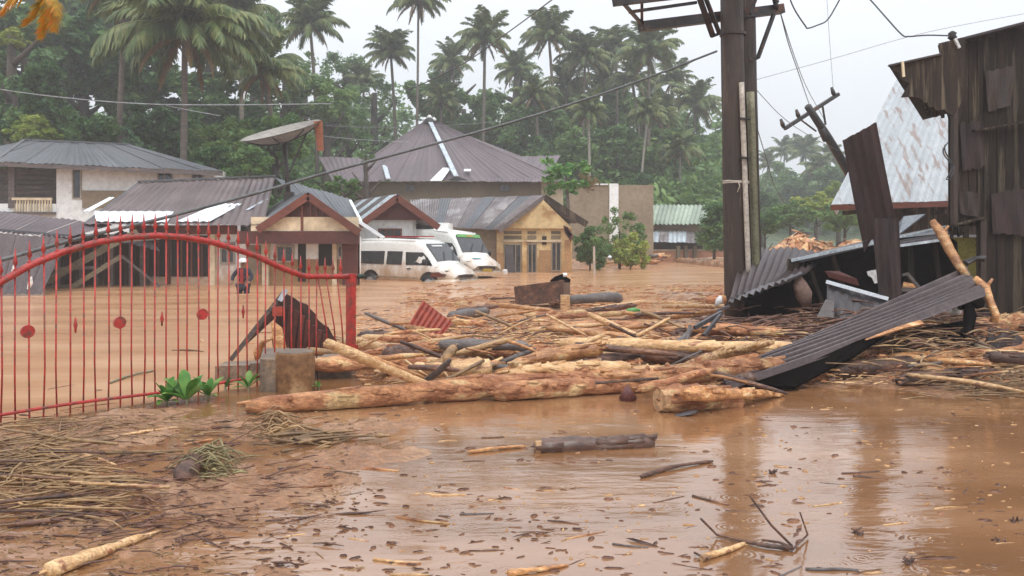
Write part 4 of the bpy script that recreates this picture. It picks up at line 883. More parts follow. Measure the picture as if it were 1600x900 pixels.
# ---------------------------------------------------------------- wading person
def skinned(name, vs_, es, rad, m, parent, sub=1):
    me = bpy.data.meshes.new(name); me.from_pydata(vs_, es, []); o = bpy.data.objects.new(name, me); COL.objects.link(o)
    o.modifiers.new('s', 'SKIN'); o.modifiers.new('u', 'SUBSURF').levels = sub
    for i, r in enumerate(rad): sv = me.skin_vertices[0].data[i]; sv.radius = (r, r) if not isinstance(r, tuple) else r; sv.use_root = i == 0
    dg = bpy.context.evaluated_depsgraph_get(); m2 = bpy.data.meshes.new_from_object(o.evaluated_get(dg)); bpy.data.objects.remove(o)
    m2.name = name; m2.materials.clear(); m2.materials.append(m); m2.polygons.foreach_set('use_smooth', [True]*len(m2.polygons))
    o = bpy.data.objects.new(name, m2); COL.objects.link(o); o.parent = parent; return o
c = P(380, 460, 24); t = thing('person', 'person in dark navy clothes and white helmet wading waist deep behind the gate', 'person', (c.x, c.y, -.5))
vs_ = [(0, 0, .78), (0, .0, .98), (0, .02, 1.12), (0, 0, 1.24), (0, -.02, 1.32), (0, -.03, 1.40),
       (.17, 0, 1.16), (.27, -.04, .98), (.22, -.2, .84), (.2, -.27, .80), (-.17, 0, 1.16), (-.29, -.02, 1.0), (-.27, -.16, .86), (-.25, -.23, .82),
       (.1, 0, .70), (.11, -.05, .38), (.1, .02, .06), (.11, -.1, .03), (-.1, 0, .70), (-.12, .05, .38), (-.1, .08, .06), (-.11, -.04, .03)]
es = [(0, 1), (1, 2), (2, 3), (3, 4), (4, 5), (2, 6), (6, 7), (7, 8), (8, 9), (2, 10), (10, 11), (11, 12), (12, 13), (0, 14), (14, 15), (15, 16), (16, 17), (0, 18), (18, 19), (19, 20), (20, 21)]
rad = [(.13, .1), (.12, .09), (.13, .09), .055, .075, .085, .055, .042, .034, .025, .055, .042, .034, .025, .08, .06, .045, .035, .08, .06, .045, .035]
skinned('body', vs_, es, rad, m_skin, t, 2)
skinned('jacket', vs_[:4]+[vs_[6], vs_[7], vs_[8], vs_[10], vs_[11], vs_[12]], [(0, 1), (1, 2), (2, 3), (2, 4), (4, 5), (5, 6), (2, 7), (7, 8), (8, 9)], [(.16, .13), (.145, .115), (.155, .11), .06, .075, .06, .05, .075, .06, .05], m_navy, t, 2)
skinned('trousers', [vs_[0]]+vs_[14:17]+vs_[18:21], [(0, 1), (1, 2), (2, 3), (0, 4), (4, 5), (5, 6)], [(.16, .13), .1, .078, .06, .1, .078, .06], m_navy, t, 2)
for s, h in ((1, vs_[9]), (-1, vs_[13])):
    hv = Vector(h); hand = [tube([hv, hv+Vector((0, -.05, -.02)), hv+Vector((0, -.08, -.03))], [.024, .03, .026], 6)]
    for k, l in enumerate((.055, .065, .06, .045)): b_ = hv+Vector((-.024+.016*k, -.08, -.03)); hand.append(tube([b_, b_+Vector((0, -l*.6, -.008)), b_+Vector((0, -l*.85, -.03))], [.009, .008, .006], 5))
    b_ = hv+Vector((-.03*s, -.03, -.01)); hand.append(tube([b_, b_+Vector((-.025*s, -.03, 0)), b_+Vector((-.03*s, -.055, -.012))], [.011, .010, .007], 5))
    mk('hand', join(*hand), m_skin, t, True, local=True)
hl = mk('helmet', lathe((0, -.03, 1.42), [(.12, 0), (.118, .02), (.105, .06), (.07, .095), (.02, .11)], 16), m_white, t, True, local=True)
mk('brim', lathe((0, -.06, 1.415), [(.135, -.008), (.145, 0), (.12, .012)], 16), m_white, hl, True, local=True)
mk('red_chest_strap', join(box(-.04, .05, -.165, -.13, .80, 1.22), box(-.1, .1, -.16, -.128, .95, .99)), m_redcloth, t, local=True)
face = [lathe((sx*.03, -.105, 1.375), [(.003, -.008), (.011, 0), (.003, .008)], 6) for sx in (-1, 1)]+[box(-.022, .022, -.112, -.1, 1.33, 1.338)]
mk('eyes_and_mouth', join(*face), m_black, t, local=True)
mk('nose', hexa([(-.014, -.105, 1.345), (.014, -.105, 1.345), (.01, -.09, 1.345), (-.01, -.09, 1.345)], [(-.005, -.11, 1.38), (.005, -.11, 1.38), (.005, -.1, 1.385), (-.005, -.1, 1.385)]), m_skin, t, local=True)
mk('ripple', join(*[tube([(r*math.cos(a*PI/12), r*.8*math.sin(a*PI/12), .5) for a in range(25)], .008, 4) for r in (.32, .5)]), m_water, t, True, local=True)

# ---------------------------------------------------------------- red gate
GA, GB = Vector((-4.37, 7.1, 0)), Vector((-1.92, 10.0, 0)); gu = (GB-GA).normalized(); gn = Vector((gu.y, -gu.x, 0)); GL = (GB-GA).length
def gp(px, py, off=0.):
    k = (px-CX)/F; u = (k*GA.y-GA.x)/(gu.x-k*gu.y); q = GA+gu*u; return Vector((q.x, q.y, EYE-(py-HY)/F*q.y))+gn*off
def gup(u, z, off=0.): q = GA+gu*u; return Vector((q.x, q.y, z))+gn*off
t = thing('red_gate', 'bright red arched iron gate with spear topped bars standing in the flood at left', 'gate', GA+Vector((0, 0, 0)))
AR = [(-160, 520), (-70, 482), (0, 441), (50, 413), (100, 393), (150, 379), (200, 371), (245, 368), (290, 371), (330, 378), (370, 390), (400, 400), (440, 419), (470, 430), (482, 432), (556, 432)]
ap_ = [gp(x, y) for x, y in AR]; au = [(p-GA).dot(gu) for p in ap_]
def archz(u):
    for i in range(len(au)-1):
        if u <= au[i+1]: k = max(0, (u-au[i])/(au[i+1]-au[i])); return ap_[i].z*(1-k)+ap_[i+1].z*k
    return ap_[-1].z
sm_ = []
for i in range(len(ap_)-1):
    for k in range(3): u = au[i]+(au[i+1]-au[i])*k/3; sm_.append(gup(u, archz(u)))
sm_.append(ap_[-1]); mk('arch_rail', tube(sm_, .032, 10), m_red, t, True)
mk('bottom_rail', tube([gup(u, .09+.01*math.sin(u*3)) for u in np.linspace(au[0], GL, 14)], .016, 6), m_red, t, True)
def spear(p):
    return lathe(p, [(.011, -.03), (.02, -.015), (.009, .0), (.009, .02), (.024, .045), (.011, .09), (.003, .175)], 6)
u = au[0]+.05; i = 0; disc_px = (43, 187, 316); knot_px = (118, 253, 380)
while u < GL-.07:
    q = GA+gu*u; pxu = q.x/q.y*F+CX; zt = archz(u)+.04; bend = .012*math.sin(i*2.3); zb = -.08 if pxu > 230 else .0
    if pxu > 503: top = gup(u-.1*(1 if pxu < 530 else .5), zt-.04); pts = [gup(u+.04, .3), gup(u+.02, .55), top]
    else: pts = [gup(u, zb), gup(u+bend, .45), gup(u+bend*.4, zt)]
    b_ = mk('bar', tube(pts, .0085, 6), m_red, t, True)
    mk('spear_head', spear(gup(u, archz(u)+.045)), m_red, b_, True); i += 1; u += .113
for x, y in ((43, 518), (187, 504), (316, 491)):
    c = gp(x, y); mk('medallion', tube([c-gn*.014, c+gn*.014], .057, 18), m_red, t)
for x, y in ((118, 508), (253, 498), (380, 487)):
    c = gp(x, y); mk('collar', lathe(c, [(.008, -.07), (.011, -.03), (.02, 0), (.011, .03), (.008, .07)], 8), m_red, t, True)
pb, pt = gup(GL-.02, -.15), gup(GL-.02, ap_[-1].z+.035)
mk('end_post', beam(pb, pt, .085, .085, up=gu), m_red, t)
mk('hinge_flange', beam(gup(GL-.02, .1, .05), gup(GL-.02, .32, .05), .12, .02, up=gn), m_red, t)
mk('end_cap', tube([ap_[-1]+gu*.02, ap_[-1]+gu*.11], .03, 10), m_leafplant if False else M_('dark_green_cap', (.03, .07, .04)), t, True)

# ---------------------------------------------------------------- poles, crossarms, wires
t = thing('twin_utility_pole', 'tall twin timber utility pole with steel platform arms and two conduits', 'utility pole', P(1151, 500, 15)-Vector((0, 0, .2)))
def polepts(x0, y0, x1, y1, d0, d1, n=10): return [P(x0+(x1-x0)*i/n, y0+(y1-y0)*i/n, d0+(d1-d0)*i/n) for i in range(n+1)]
mk('pole', tube(polepts(1152, 520, 1141, -120, 15, 15), [.225-.003*i for i in range(11)], 16, .02), m_polewood, t, True)
mk('pole', tube(polepts(1175, 510, 1162, -120, 15.5, 15.5), [.195-.002*i for i in range(11)], 16, .02), m_polewood, t, True)
mk('white_conduit', tube(polepts(1170, 440, 1158.5, 129, 14.76, 14.76), .048, 10), m_pipewhite, t, True)
mk('olive_conduit', tube(polepts(1182, 440, 1172.5, 144, 15.2, 15.2), .075, 10), m_pipeolive, t, True)
for y, n_ in ((185, 'white_conduit_clip'), (246, 'conduit_clip')): mk('conduit_clip', beam(P(1156, y, 14.7), P(1172, y+1, 14.7), .1, .03), m_steel, t)
for y in (52, 283): mk('pole_band', tube([P(1144+y*.02, y, 15), P(1144+y*.02, y+4, 15)], .235, 16), m_polewood if y < 100 else m_pipewhite, t)
mk('wire_wrap', tube([P(1128, 283, 14.75), P(1140, 282, 14.72), P(1153, 284, 14.75), P(1156, 290, 14.75), P(1152, 300, 14.74)], .012, 5), m_pipewhite, t, True)
def arm(a, b, w, h=None, m=None): return mk('steel_arm', beam(a, b, w, h), m or m_steel, t)
arm(P(1000, 42, 14.7), P(1222, 14, 15.6), .16, .17)
arm(P(960, 3, 13.4), P(1110, -14, 14.2), .13, .13); arm(P(1110, -14, 14.2), P(1200, -26, 14.8), .13, .13)
arm(P(983, 19, 13.9), P(1088, 4, 14.4), .05)
arm(P(975, 6, 13.45), P(1003, 38, 14.6), .05); arm(P(1003, -8, 13.6), P(1003, 38, 14.65), .05)
arm(P(1087, -20, 14.2), P(1114, 57, 14.8), .09, .05); arm(P(1096, -20, 14.2), P(1124, 52, 14.8), .07, .04); arm(P(1112, 57, 14.8), P(1128, 51, 14.85), .05)
arm(P(1209, 22, 15.3), P(1184, 91, 15.2), .08, .05); arm(P(1184, 91, 15.2), P(1171, 92, 15.2), .05)
arm(P(1172, 22, 15.2), P(1186, -14, 15.2), .07, .05); arm(P(1207, -14, 15.3), P(1214, 16, 15.5), .07, .05)
for x, y, d in ((1213, 4, 15.4),): mk('insulator', lathe(P(x, y, d), [(.03, -.1), (.06, -.06), (.03, -.02), (.06, .02), (.03, .08)], 8), m_steel, t, True)
t = thing('leaning_power_pole', 'leaning dark power pole with crossarm and three insulators right of the twin pole', 'power pole', P(1340, 300, 28))
mk('pole', tube([P(1262, 166, 26), P(1292, 212, 26.6), P(1322, 262, 27.2), P(1400, 400, 29)], [.11, .13, .15, .19], 10), m_steel, t, True)
mk('crossarm', beam(P(1226, 201, 25.7), P(1310, 147, 26.6), .11, .11), m_steel, t)
for x, y, d in ((1225, 200, 25.7), (1249, 185, 26), (1304, 150, 26.5)):
    a = P(x, y, d); mk('insulator', tube([a, a+Vector((-.04, 0, .1)), a+Vector((-.1, 0, .28))], [.05, .075, .04], 8), m_steel, t, True)
mk('stay_bar', beam(P(1251, 187, 26), P(1275, 205, 26.5), .04), m_steel, t); mk('bracket', beam(P(1285, 165, 26.4), P(1290, 195, 26.5), .05), m_steel, t)
mk('clamp', tube([P(1283, 200, 26.4), P(1290, 218, 26.6)], .13, 8, .2), m_steel, t, True)
def wire(name, label, pts, r, m, n=5):
    # smooth through control points
    q = [P(*p) for p in pts]; out = []
    for i in range(len(q)-1):
        p0, p1, p2, p3 = q[max(i-1, 0)], q[i], q[i+1], q[min(i+2, len(q)-1)]
        for k in range(n): s = k/n; out.append(.5*((2*p1)+(p2-p0)*s+(2*p0-5*p1+4*p2-p3)*s*s+(3*p1-3*p2+p3-p0)*s**3))
    out.append(q[-1]); return tag(mk(name, tube(out, r, 6), m, None, True), label, 'cable' if r > .012 else 'wire')
wire('power_cable', 'thick sagging grey cable running from lower left over the gate up to the twin pole',
     [(-220, 468, 6.2), (0, 407, 7.5), (130, 371, 8.3), (270, 337, 9.3), (400, 302, 10.1), (500, 273, 10.8), (600, 246, 11.4), (700, 219, 12.1), (800, 191, 12.7), (900, 160, 13.4), (1000, 126, 14.1), (1120, 80, 14.85)], .019, m_cable)
W_ = [
 ('wire strung from the tree tops up to the top edge left of the pole', [(640, 140, 26), (720, 102, 23), (800, 46, 20), (862, 0, 18), (930, -50, 17)], .014, m_wirethin),
 ('pale service wire crossing in front of the largest palm', [(-60, 130, 30), (60, 148, 30), (200, 161, 30), (335, 164, 30), (520, 162, 31)], .018, m_wirepale),
 ('short pale wire dipping below the service wire', [(260, 165, 30), (300, 173, 30), (345, 181, 30)], .012, m_wirepale),
 ('pale wire from the satellite dish toward the hip roof', [(505, 196, 31), (580, 199, 31), (660, 198, 32), (780, 190, 32)], .009, m_wirepale),
 ('lower pale wire right of the satellite dish', [(500, 212, 31), (560, 218, 32), (640, 222, 34)], .009, m_wirepale),
 ('long dark wire from the platform end to the leaning pole', [(1220, 22, 15.6), (1232, 68, 18), (1248, 115, 21), (1264, 162, 25.9)], .011, m_wirethin),
 ('second dark wire beside the long one to the leaning pole', [(1221, 25, 15.7), (1242, 90, 19), (1262, 140, 23), (1290, 190, 27)], .009, m_wirethin),
 ('looped dark wire dipping from the top edge right of the pole', [(1228, -20, 17), (1240, 12, 17), (1258, 40, 17), (1263, 44, 17), (1278, 39, 17), (1292, 32, 17), (1305, 12, 17), (1322, -20, 17)], .015, m_wirethin),
 ('dark wire from the top edge to the shack roof corner', [(1345, -15, 15), (1362, 2, 15), (1385, 28, 14.6), (1409, 54, 14.3), (1420, 57, 14.2), (1450, 55, 14), (1488, 56, 13.9)], .013, m_wirethin),
 ('faint thin wire rising across the sky behind the shack', [(1180, 125, 30), (1300, 92, 30), (1450, 50, 32), (1620, 18, 34)], .010, m_wirepale),
 ('faint vertical wire hanging in the right sky', [(1291, -20, 30), (1296, 60, 30), (1302, 140, 30)], .009, m_wirepale),
 ('thin stay wire running down right of the twin pole', [(1178, 136, 15.5), (1225, 185, 18), (1270, 215, 22), (1320, 240, 28)], .007, m_wirethin),
 ('thin wire sagging behind the twin pole foot', [(1180, 190, 20), (1195, 240, 24), (1210, 290, 27), (1226, 318, 30)], .012, m_wirethin),
]
for l, p, r, m in W_: wire('overhead_wire', l, p, r, m)

# ---------------------------------------------------------------- dark wooden shack at right
f = Face((7.38, 14.0), (13.2, 14.1)); t = thing('wooden_shack', 'tall blackened plank shack with ragged eave at the right edge', 'shack', (7.4, 14, 0))
u = 0; i = 0
while u < f.L-.05:
    w = rnd.choice((.12, .16, .22, .3))*rnd.uniform(.85, 1.2); q = f.p(u+w/2, 0); pxu = q.x/q.y*F+CX
    top = 78-(pxu-1468)*.27+rnd.uniform(-2, 2)
    top = max(top, 62-(pxu-1468)*.24); bot = 352+rnd.uniform(-8, 10) if pxu < 1528 else 478+rnd.uniform(-6, 10)
    z1 = EYE-(top-HY)/F*14; z0 = EYE-(bot-HY)/F*14
    if pxu > 1528: z0 = -.1
    dd = rnd.uniform(-.02, .02); mk('plank', f.box(u, u+w-rnd.uniform(.008, .02), z0, z1, -.035+dd, dd), m_oldwood, t); u += w; i += 1
mk('corner_post', f.bpx(1484, 1491, 96, 354, .02, .12), m_polewood, t)
mk('door_post', f.bpx(1527, 1536, 345, 480, -.02, .1), m_polewood, t)
mk('horizontal_rail', f.box(0, f.L, 1.8, 1.95, -.14, -.06), m_oldwood, t)
mk('horizontal_rail', f.box(0, f.L, 3.9, 4.05, -.14, -.06), m_oldwood, t)
fs = Face((7.42, 14.05), (10.4, 18.9))
for i in range(28): mk('side_plank', fs.box(i*.2, i*.2+.19, 1.7+rnd.uniform(-.1, .1), 4.7, -.05, rnd.uniform(-.01, .01)), m_oldwood, t)
mk('inner_back_wall', box(10.6, 15, 18.9, 19.0, 0, 5), m_oldwood, t)
EV = [(1388, 102), (1401, 98), (1440, 90), (1470, 84), (1467, 70), (1491, 62), (1508, 60), (1508, 150), (1490, 182), (1484, 178), (1476, 171), (1462, 173), (1459, 167), (1452, 168), (1449, 160), (1445, 161), (1438, 154), (1424, 151), (1409, 152), (1416, 140), (1422, 131), (1408, 124), (1406, 115), (1399, 110)]
for q_, m__ in ((((1500, 190), (1536, 186), (1540, 262), (1504, 270)), m_rust), (((1548, 300), (1602, 292), (1606, 372), (1552, 366)), m_rust), (((1540, 110), (1584, 100), (1580, 168), (1544, 176)), m_polewood), (((1498, 296), (1532, 302), (1528, 340), (1500, 336)), m_polewood)):
    mk('patch_sheet', corr([P(x, y, 13.93) for x, y in (q_[3], q_[2], q_[1], q_[0])], 3, .012, 4, warp=.02, ragged=.06), m__, t)
mk('cross_board', beam(P(1488, 352, 13.9), P(1536, 340, 13.9), .16, .03), m_oldwood, t); mk('cross_board', beam(P(1520, 205, 13.9), P(1640, 182, 13.9), .12, .03), m_oldwood, t)
mk('ragged_eave', poly([P(x, y, 13.5) for x, y in EV], -.04), m_oldwood, t)
mk('roof_sheet', slab([P(1388, 101, 13.45), P(1470, 83, 13.45), P(1470, 83, 13.45)+Vector((2.4, 4, -.3)), P(1400, 101, 13.45)+Vector((2.4, 4, -.3))], .03), m_rust, t)
mk('roof_sheet', slab([P(1466, 68, 13.7), P(1700, 8, 13.9), P(1700, 8, 13.9)+Vector((3, 5, .5)), P(1466, 68, 13.7)+Vector((3.0, 5, .5))], .04), m_rust, t)
for i in range(5): mk('rafter', beam(P(1418+i*14, 108+i*2-4, 13.55), P(1418+i*14, 108+i*2-4, 13.55)+Vector((2.1, 3.5, -.25)), .06, .09), m_oldwood, t)
mk('insulator', lathe(P(1488, 56, 13.6), [(.03, -.07), (.075, -.03), (.05, .01), (.07, .04), (.02, .08)], 10), m_steel, t, True)
mk('white_bracket', beam(P(1492, 60, 13.45), P(1499, 75, 13.45), .04), m_white, t)
mk('pale_splinter', beam(P(1410, 96, 13.4), P(1412, 120, 13.4), .035), m_cream, t)
for k, (a0, r0) in enumerate(((0, 14), (1, 10))):
    tag(mk('tangled_wire', tube([P(1482-r0*.6*math.sin(s*.35+a0), 222+s*3.2+k*4, 13.8) for s in range(0, 18)]+[P(1487, 280, 13.8)], .011, 5), m_wirethin, None, True), ('outer' if k == 0 else 'inner')+' loop of black wire hanging on the shack corner', 'wire')

# ---------------------------------------------------------------- collapsed structure in front of the shack
def single(name, vf, m, label, cat, smooth=False): return tag(mk(name, vf, m, None, smooth), label, cat)
single('fallen_roof_sheet', corr([P(1140, 468, 13.4), P(1262, 424, 13.9), P(1300, 392, 16), P(1160, 386, 16.5)], 12, .03, 3, warp=.04), m_darktin, 'dark purple corrugated sheet lying flat at the foot of the twin pole', 'roof sheet')
single('fallen_roof_sheet', corr([P(1136, 474, 12.9), P(1230, 436, 13.3), P(1262, 424, 13.9), P(1140, 468, 13.6)], 9, .03, 2, warp=.03), m_greysheet, 'narrow grey sheet strip under the dark purple sheet by the pole', 'roof sheet')
t = thing('collapsed_lean_to', 'collapsed lean-to with painted black shade and bright upper edge between pole and shack', 'ruined shed', P(1360, 500, 15))
mk('painted_shade_panel', poly([P(1238, 408, 14.6), P(1240, 492, 14.9), P(1500, 488, 15.1), P(1496, 378, 14.6), P(1478, 366, 14.4), P(1375, 377, 14.4)], .06), m_ragshade, t)  # near black panel paints the shade beneath the fallen roof
mk('painted_shade_panel', poly([P(1168, 468, 14.0), P(1160, 502, 14.2), P(1262, 504, 14.6), P(1262, 428, 14.6)], .06), m_ragshade, t)
mk('roof_slab', slab([P(1236, 409, 14.4), P(1378, 376, 14.2), P(1392, 366, 17), P(1262, 398, 17)], .05), m_greysheet, t)
mk('roof_slab', slab([P(1378, 384, 14.2), P(1482, 366, 14.2), P(1478, 352, 17), P(1390, 370, 17)], .05), m_greysheet, t)
mk('edge_strip', beam(P(1236, 407, 14.32), P(1372, 378, 14.12), .06, .05), m_zinc, t)
mk('edge_strip', beam(P(1406, 384, 14.1), P(1478, 374, 14.1), .05, .04), m_zinc, t); mk('edge_strip', beam(P(1404, 372, 14.6), P(1478, 355, 14.6), .06, .04), m_zinc, t)
mk('edge_strip', beam(P(1406, 377, 14.3), P(1474, 366, 14.3), .04, .03), m_greysheet, t)
mk('red_cloth', poly([P(1288, 424, 14.35), P(1310, 424, 14.35), P(1338, 436, 14.3), P(1342, 447, 14.3), P(1320, 441, 14.32), P(1295, 434, 14.35)], .02), m_maroon, t)
mk('painted_hole_light', poly([P(1354, 424, 14.2), P(1381, 419, 14.2), P(1383, 428, 14.2), P(1375, 441, 14.2), P(1366, 443, 14.2), P(1362, 434, 14.2), P(1356, 431, 14.2)], .02), m_white, t)  # white plate painted for brightness through a hole; nothing is cut
mk('corner_stud', beam(P(1240, 405, 14.4), P(1238, 428, 14.4), .16), m_oldwood, t)
for a, b, w in (((1300, 400), (1330, 486), .08), ((1420, 380), (1425, 488), .1), ((1460, 380), (1470, 470), .08), ((1262, 410), (1290, 490), .07)): mk('stud', beam(P(*a, 14.5), P(*b, 14.5), w), m_oldwood, t)
mk('broken_frame', join(beam(P(1418, 428, 14), P(1438, 452, 14), .05), beam(P(1410, 430, 14), P(1420, 427, 14), .04), beam(P(1408, 452, 14), P(1436, 453, 14), .07)), m_greywood, t)
mk('orange_board', slab([P(1410, 452, 14.05), P(1432, 453, 14.05), P(1430, 444, 14.2), P(1412, 440, 14.2)], .03), m_orange, t)
single('hanging_cloth', tube([P(1247, 432, 13.9), P(1250, 445, 13.85), P(1257, 462, 13.85), P(1260, 477, 13.9)], [.07, .13, .16, .1], 10, .12, squash=.5), m_pinkcloth, 'muddy pinkish cloth bundle hanging in the black opening', 'cloth', True)
single('fallen_roof_sheet', corr([P(1292, 497, 12.9), P(1415, 500, 12.6), P(1388, 466, 13.0), P(1292, 440, 13.4)], 7, .012, 2, warp=.03), m_greysheet, 'smooth grey sheet with pale top edge inside the black wreck', 'roof sheet')
single('white_edge_strip', beam(P(1291, 440, 13.3), P(1388, 467, 12.9), .09, .05), m_light, 'white strip along the top of the smooth grey sheet', 'strip')
single('leaning_board', slab([P(1275, 497, 12.8), P(1302, 497, 12.7), P(1304, 470, 13), P(1290, 468, 13.1)], .05), m_greywood, 'short pinkish grey board leaning left of the smooth grey sheet', 'board')
single('white_board', poly([P(1404, 366, 15.5), P(1446, 334, 15.8), P(1412, 338, 15.8), P(1404, 348, 15.6)], .05), m_light, 'white triangular board behind the rusty upright sheet', 'board')
# rusted upright sheet
t = thing('upright_rusty_sheet', 'tall rusty dark roofing sheet standing upright and leaning left before the shack', 'roof sheet', P(1385, 470, 13))
mk('sheet', corr([P(1347, 378, 13.3), P(1404, 366, 13.0), P(1369, 190, 12.9), P(1316, 219, 13.2)], 4, .008, 6, warp=.03, ragged=.01), m_rust, t)
mk('sheet', corr([P(1374, 470, 12.95), P(1410, 470, 12.9), P(1404, 340, 12.95), P(1364, 340, 13.0)], 4, .01, 4, warp=.03, ragged=.02), m_rust, t)
mk('support_post', beam(P(1371, 350, 13.4), P(1386, 500, 13.3), .13), m_polewood, t)
mk('torn_corner', poly([P(1347, 378, 13.2), P(1362, 372, 13.2), P(1350, 394, 13.2)], .02), m_rust, t)
# big slanting corrugated sheet
A_, B_, C_, D_ = P(1128, 594, 8.55), P(1510, 421, 11.6), P(1541, 461, 10.4), P(1136, 601, 8.4)
single('slanting_roof_sheet', corr([D_, A_+Vector((0, .25, .03)), B_, C_], 7, .034, 10, sag=-.03, warp=.03, prof=(1, .9, -.9, -1)), m_darktin, 'long corrugated dark purple roof sheet slanting up to the right over the logs', 'roof sheet')
single('painted_underside_shade', poly([P(1152, 599, 8.6), P(1242, 604, 8.65), P(1296, 575, 8.95), P(1335, 556, 9.15), P(1385, 522, 9.45), P(1352, 528, 9.4)], .04), m_ragshade, 'black board standing in as painted shade under the long slanting roof sheet', 'board')  # black plate carries the sheet's underside shade as colour
single('shade_fill_board', poly([P(1330, 596, 10.0), P(1500, 590, 10.2), P(1512, 500, 10.8), P(1440, 512, 10.6)], .04), m_ragshade, 'black board added as painted deep shade under the high half of the slanting sheet', 'board')  # added black fill; the deep shade under the sheet is its colour
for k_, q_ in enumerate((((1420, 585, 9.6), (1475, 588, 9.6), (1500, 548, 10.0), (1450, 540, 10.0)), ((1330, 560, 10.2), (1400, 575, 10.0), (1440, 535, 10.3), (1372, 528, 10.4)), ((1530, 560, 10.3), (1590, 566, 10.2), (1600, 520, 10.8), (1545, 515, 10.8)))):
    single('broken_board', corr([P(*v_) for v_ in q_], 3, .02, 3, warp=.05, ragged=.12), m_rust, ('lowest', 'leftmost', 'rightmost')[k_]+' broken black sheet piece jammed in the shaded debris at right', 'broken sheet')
single('tattered_strip', tube([P(1352, 531, 9.3), P(1385, 519, 9.45), P(1410, 512, 9.55), P(1440, 505, 9.7)], [.01, .03, .02, .03], 6, .6), m_orange, 'tattered orange fibre strip along the lower edge of the slanting sheet', 'fibre strip')
single('rag_bundle', join(tube([P(1512, 468, 10.5), P(1516, 490, 10.4), P(1512, 520, 10.3), P(1520, 560, 10.2), P(1524, 590, 10.0)], [.04, .075, .05, .07, .05], 9, .35), tube([P(1500, 480, 10.5), P(1530, 470, 10.6)], [.05, .08], 7, .3)), m_ragshade, 'dark muddy rag bundle hanging below the high end of the slanting sheet', 'rag', True)
single('curled_tin', tube([P(1510, 412, 12), P(1522, 405, 12), P(1535, 404, 12), P(1540, 400, 12)], [.05, .04, .06, .02], 6, .3), m_steel, 'curled dark tin scrap at the high tip of the slanting sheet', 'scrap')
single('white_bottle', lathe(P(1492, 492, 10.9), [(.05, 0), (.08, .03), (.08, .12), (.03, .18)], 10), m_white, 'small white plastic lump under the slanting sheet tip', 'plastic')
single('pale_cylinder', tube([P(1530, 540, 10.1), P(1545, 556, 9.9)], [.07, .09], 10), m_conwall, 'pale grey green round stump beside the muddy rag', 'stump', True)
# ---------------------------------------------------------------- logs and driftwood
def logshape(a, b, r0, r1, bow=.03, knots=2, n=9, k=14, jit=.07, seed=0, ends=True, sag=0., taper=.25):
    g = random.Random(seed); a, b = Vector(a), Vector(b); d = b-a; L_ = d.length
    side = Vector((-d.y, d.x, 0)).normalized(); ph = g.uniform(0, 6); pts = []; rr = []
    for i in range(k+1):
        s = i/k; p = a.lerp(b, s)+side*math.sin(s*PI*1.3+ph)*bow*L_+Vector((0, 0, math.sin(s*PI)*bow*L_*.4*g.uniform(.6, 1.2)-sag*math.sin(PI*s)))
        pts.append(p); rr.append((r0+(r1-r0)*s)*(1+.09*math.sin(s*7+ph)+.05*math.sin(s*23+ph)+g.uniform(-.09, .09)))
    if ends: rr[0] *= .72; rr[-1] *= .6
    out = [tube(pts, rr, n, jit, rg=g)]
    for _ in range(knots):
        i = g.randrange(1, k); p = pts[i]; an = g.uniform(0, PI); v = (side*math.cos(an)+Vector((0, 0, 1))*math.sin(an)+d.normalized()*g.uniform(-.5, .5)).normalized(); ln = rr[i]*g.uniform(1.1, 1.5)
        out.append(tube([p, p+v*ln*.8, p+v*ln], [rr[i]*.5, rr[i]*.36, rr[i]*.2], 6, .3, rg=g))
    if r0 > .06 and jit > .05:
        dn = d.normalized()
        for _ in range(int(L_*14)):                       # lifted plates of bark
            i = g.randrange(0, k); p = pts[i].lerp(pts[i+1], g.random()); an = g.uniform(-.3, PI+.3); v = side*math.cos(an)+Vector((0, 0, 1))*math.sin(an); w = dn.cross(v).normalized(); R_ = rr[i]*1.03; l2 = g.uniform(.03, .14); w2 = g.uniform(.008, .03)
            c0 = p+v*R_; out.append(hexa([c0-dn*l2-w*w2*.3-v*.02, c0+dn*l2-w*w2-v*.02, c0+dn*l2*.8+w*w2-v*.02, c0-dn*l2*.9+w*w2*.6-v*.02], [c0-dn*l2-w*w2*.3, c0+dn*l2-w*w2+v*.012, c0+dn*l2*.8+w*w2+v*.008, c0-dn*l2*.9+w*w2*.6]))
    if ends:
        for e, dr, r in ((pts[0], -d.normalized(), rr[0]), (pts[-1], d.normalized(), rr[-1])):
            for _ in range(4):
                o_ = Vector((g.uniform(-1, 1), g.uniform(-1, 1), g.uniform(-1, 1)))*r*.55; out.append(tube([e+o_-dr*r, e+o_+dr*r*g.uniform(.2, 1.1)], [r*.38, r*.12], 4, .3, rg=g))
    return join(*out)
def logobj(name, label, cat, x0, y0, x1, y1, thick, m, z=0., z2=None, group=None, end=None, **kw):
    """contact points in the picture give where the log lies on the ground; thick is its diameter there"""
    a, b = G(x0, y0, z), G(x1, y1, z if z2 is None else z2); r0 = (thick[0] if isinstance(thick, tuple) else thick)*a.y/F/2; r1 = (thick[1] if isinstance(thick, tuple) else thick)*b.y/F/2
    a.z += r0*.8; b.z += r1*.8; kw.setdefault('seed', hash_(label))
    o = mk(name, logshape(a, b, r0, r1, **kw), m, None, True, loc=tuple((a+b)/2)); o_ = o
    # local x runs along the log, so its grain follows it
    tag(o, label, cat, group)
    if end is not None:
        e, q = (a, b) if end == 0 else (b, a); dr = (e-q).normalized(); r = (r0 if end == 0 else r1)
        mk('sawn_end', tube([e-dr*.05, e+dr*.02], [r*.86, r*.8], 12, .06), m_endgrain, o)
    return o
def hash_(s): return sum((i+1)*ord(ch) for i, ch in enumerate(s)) % 99991
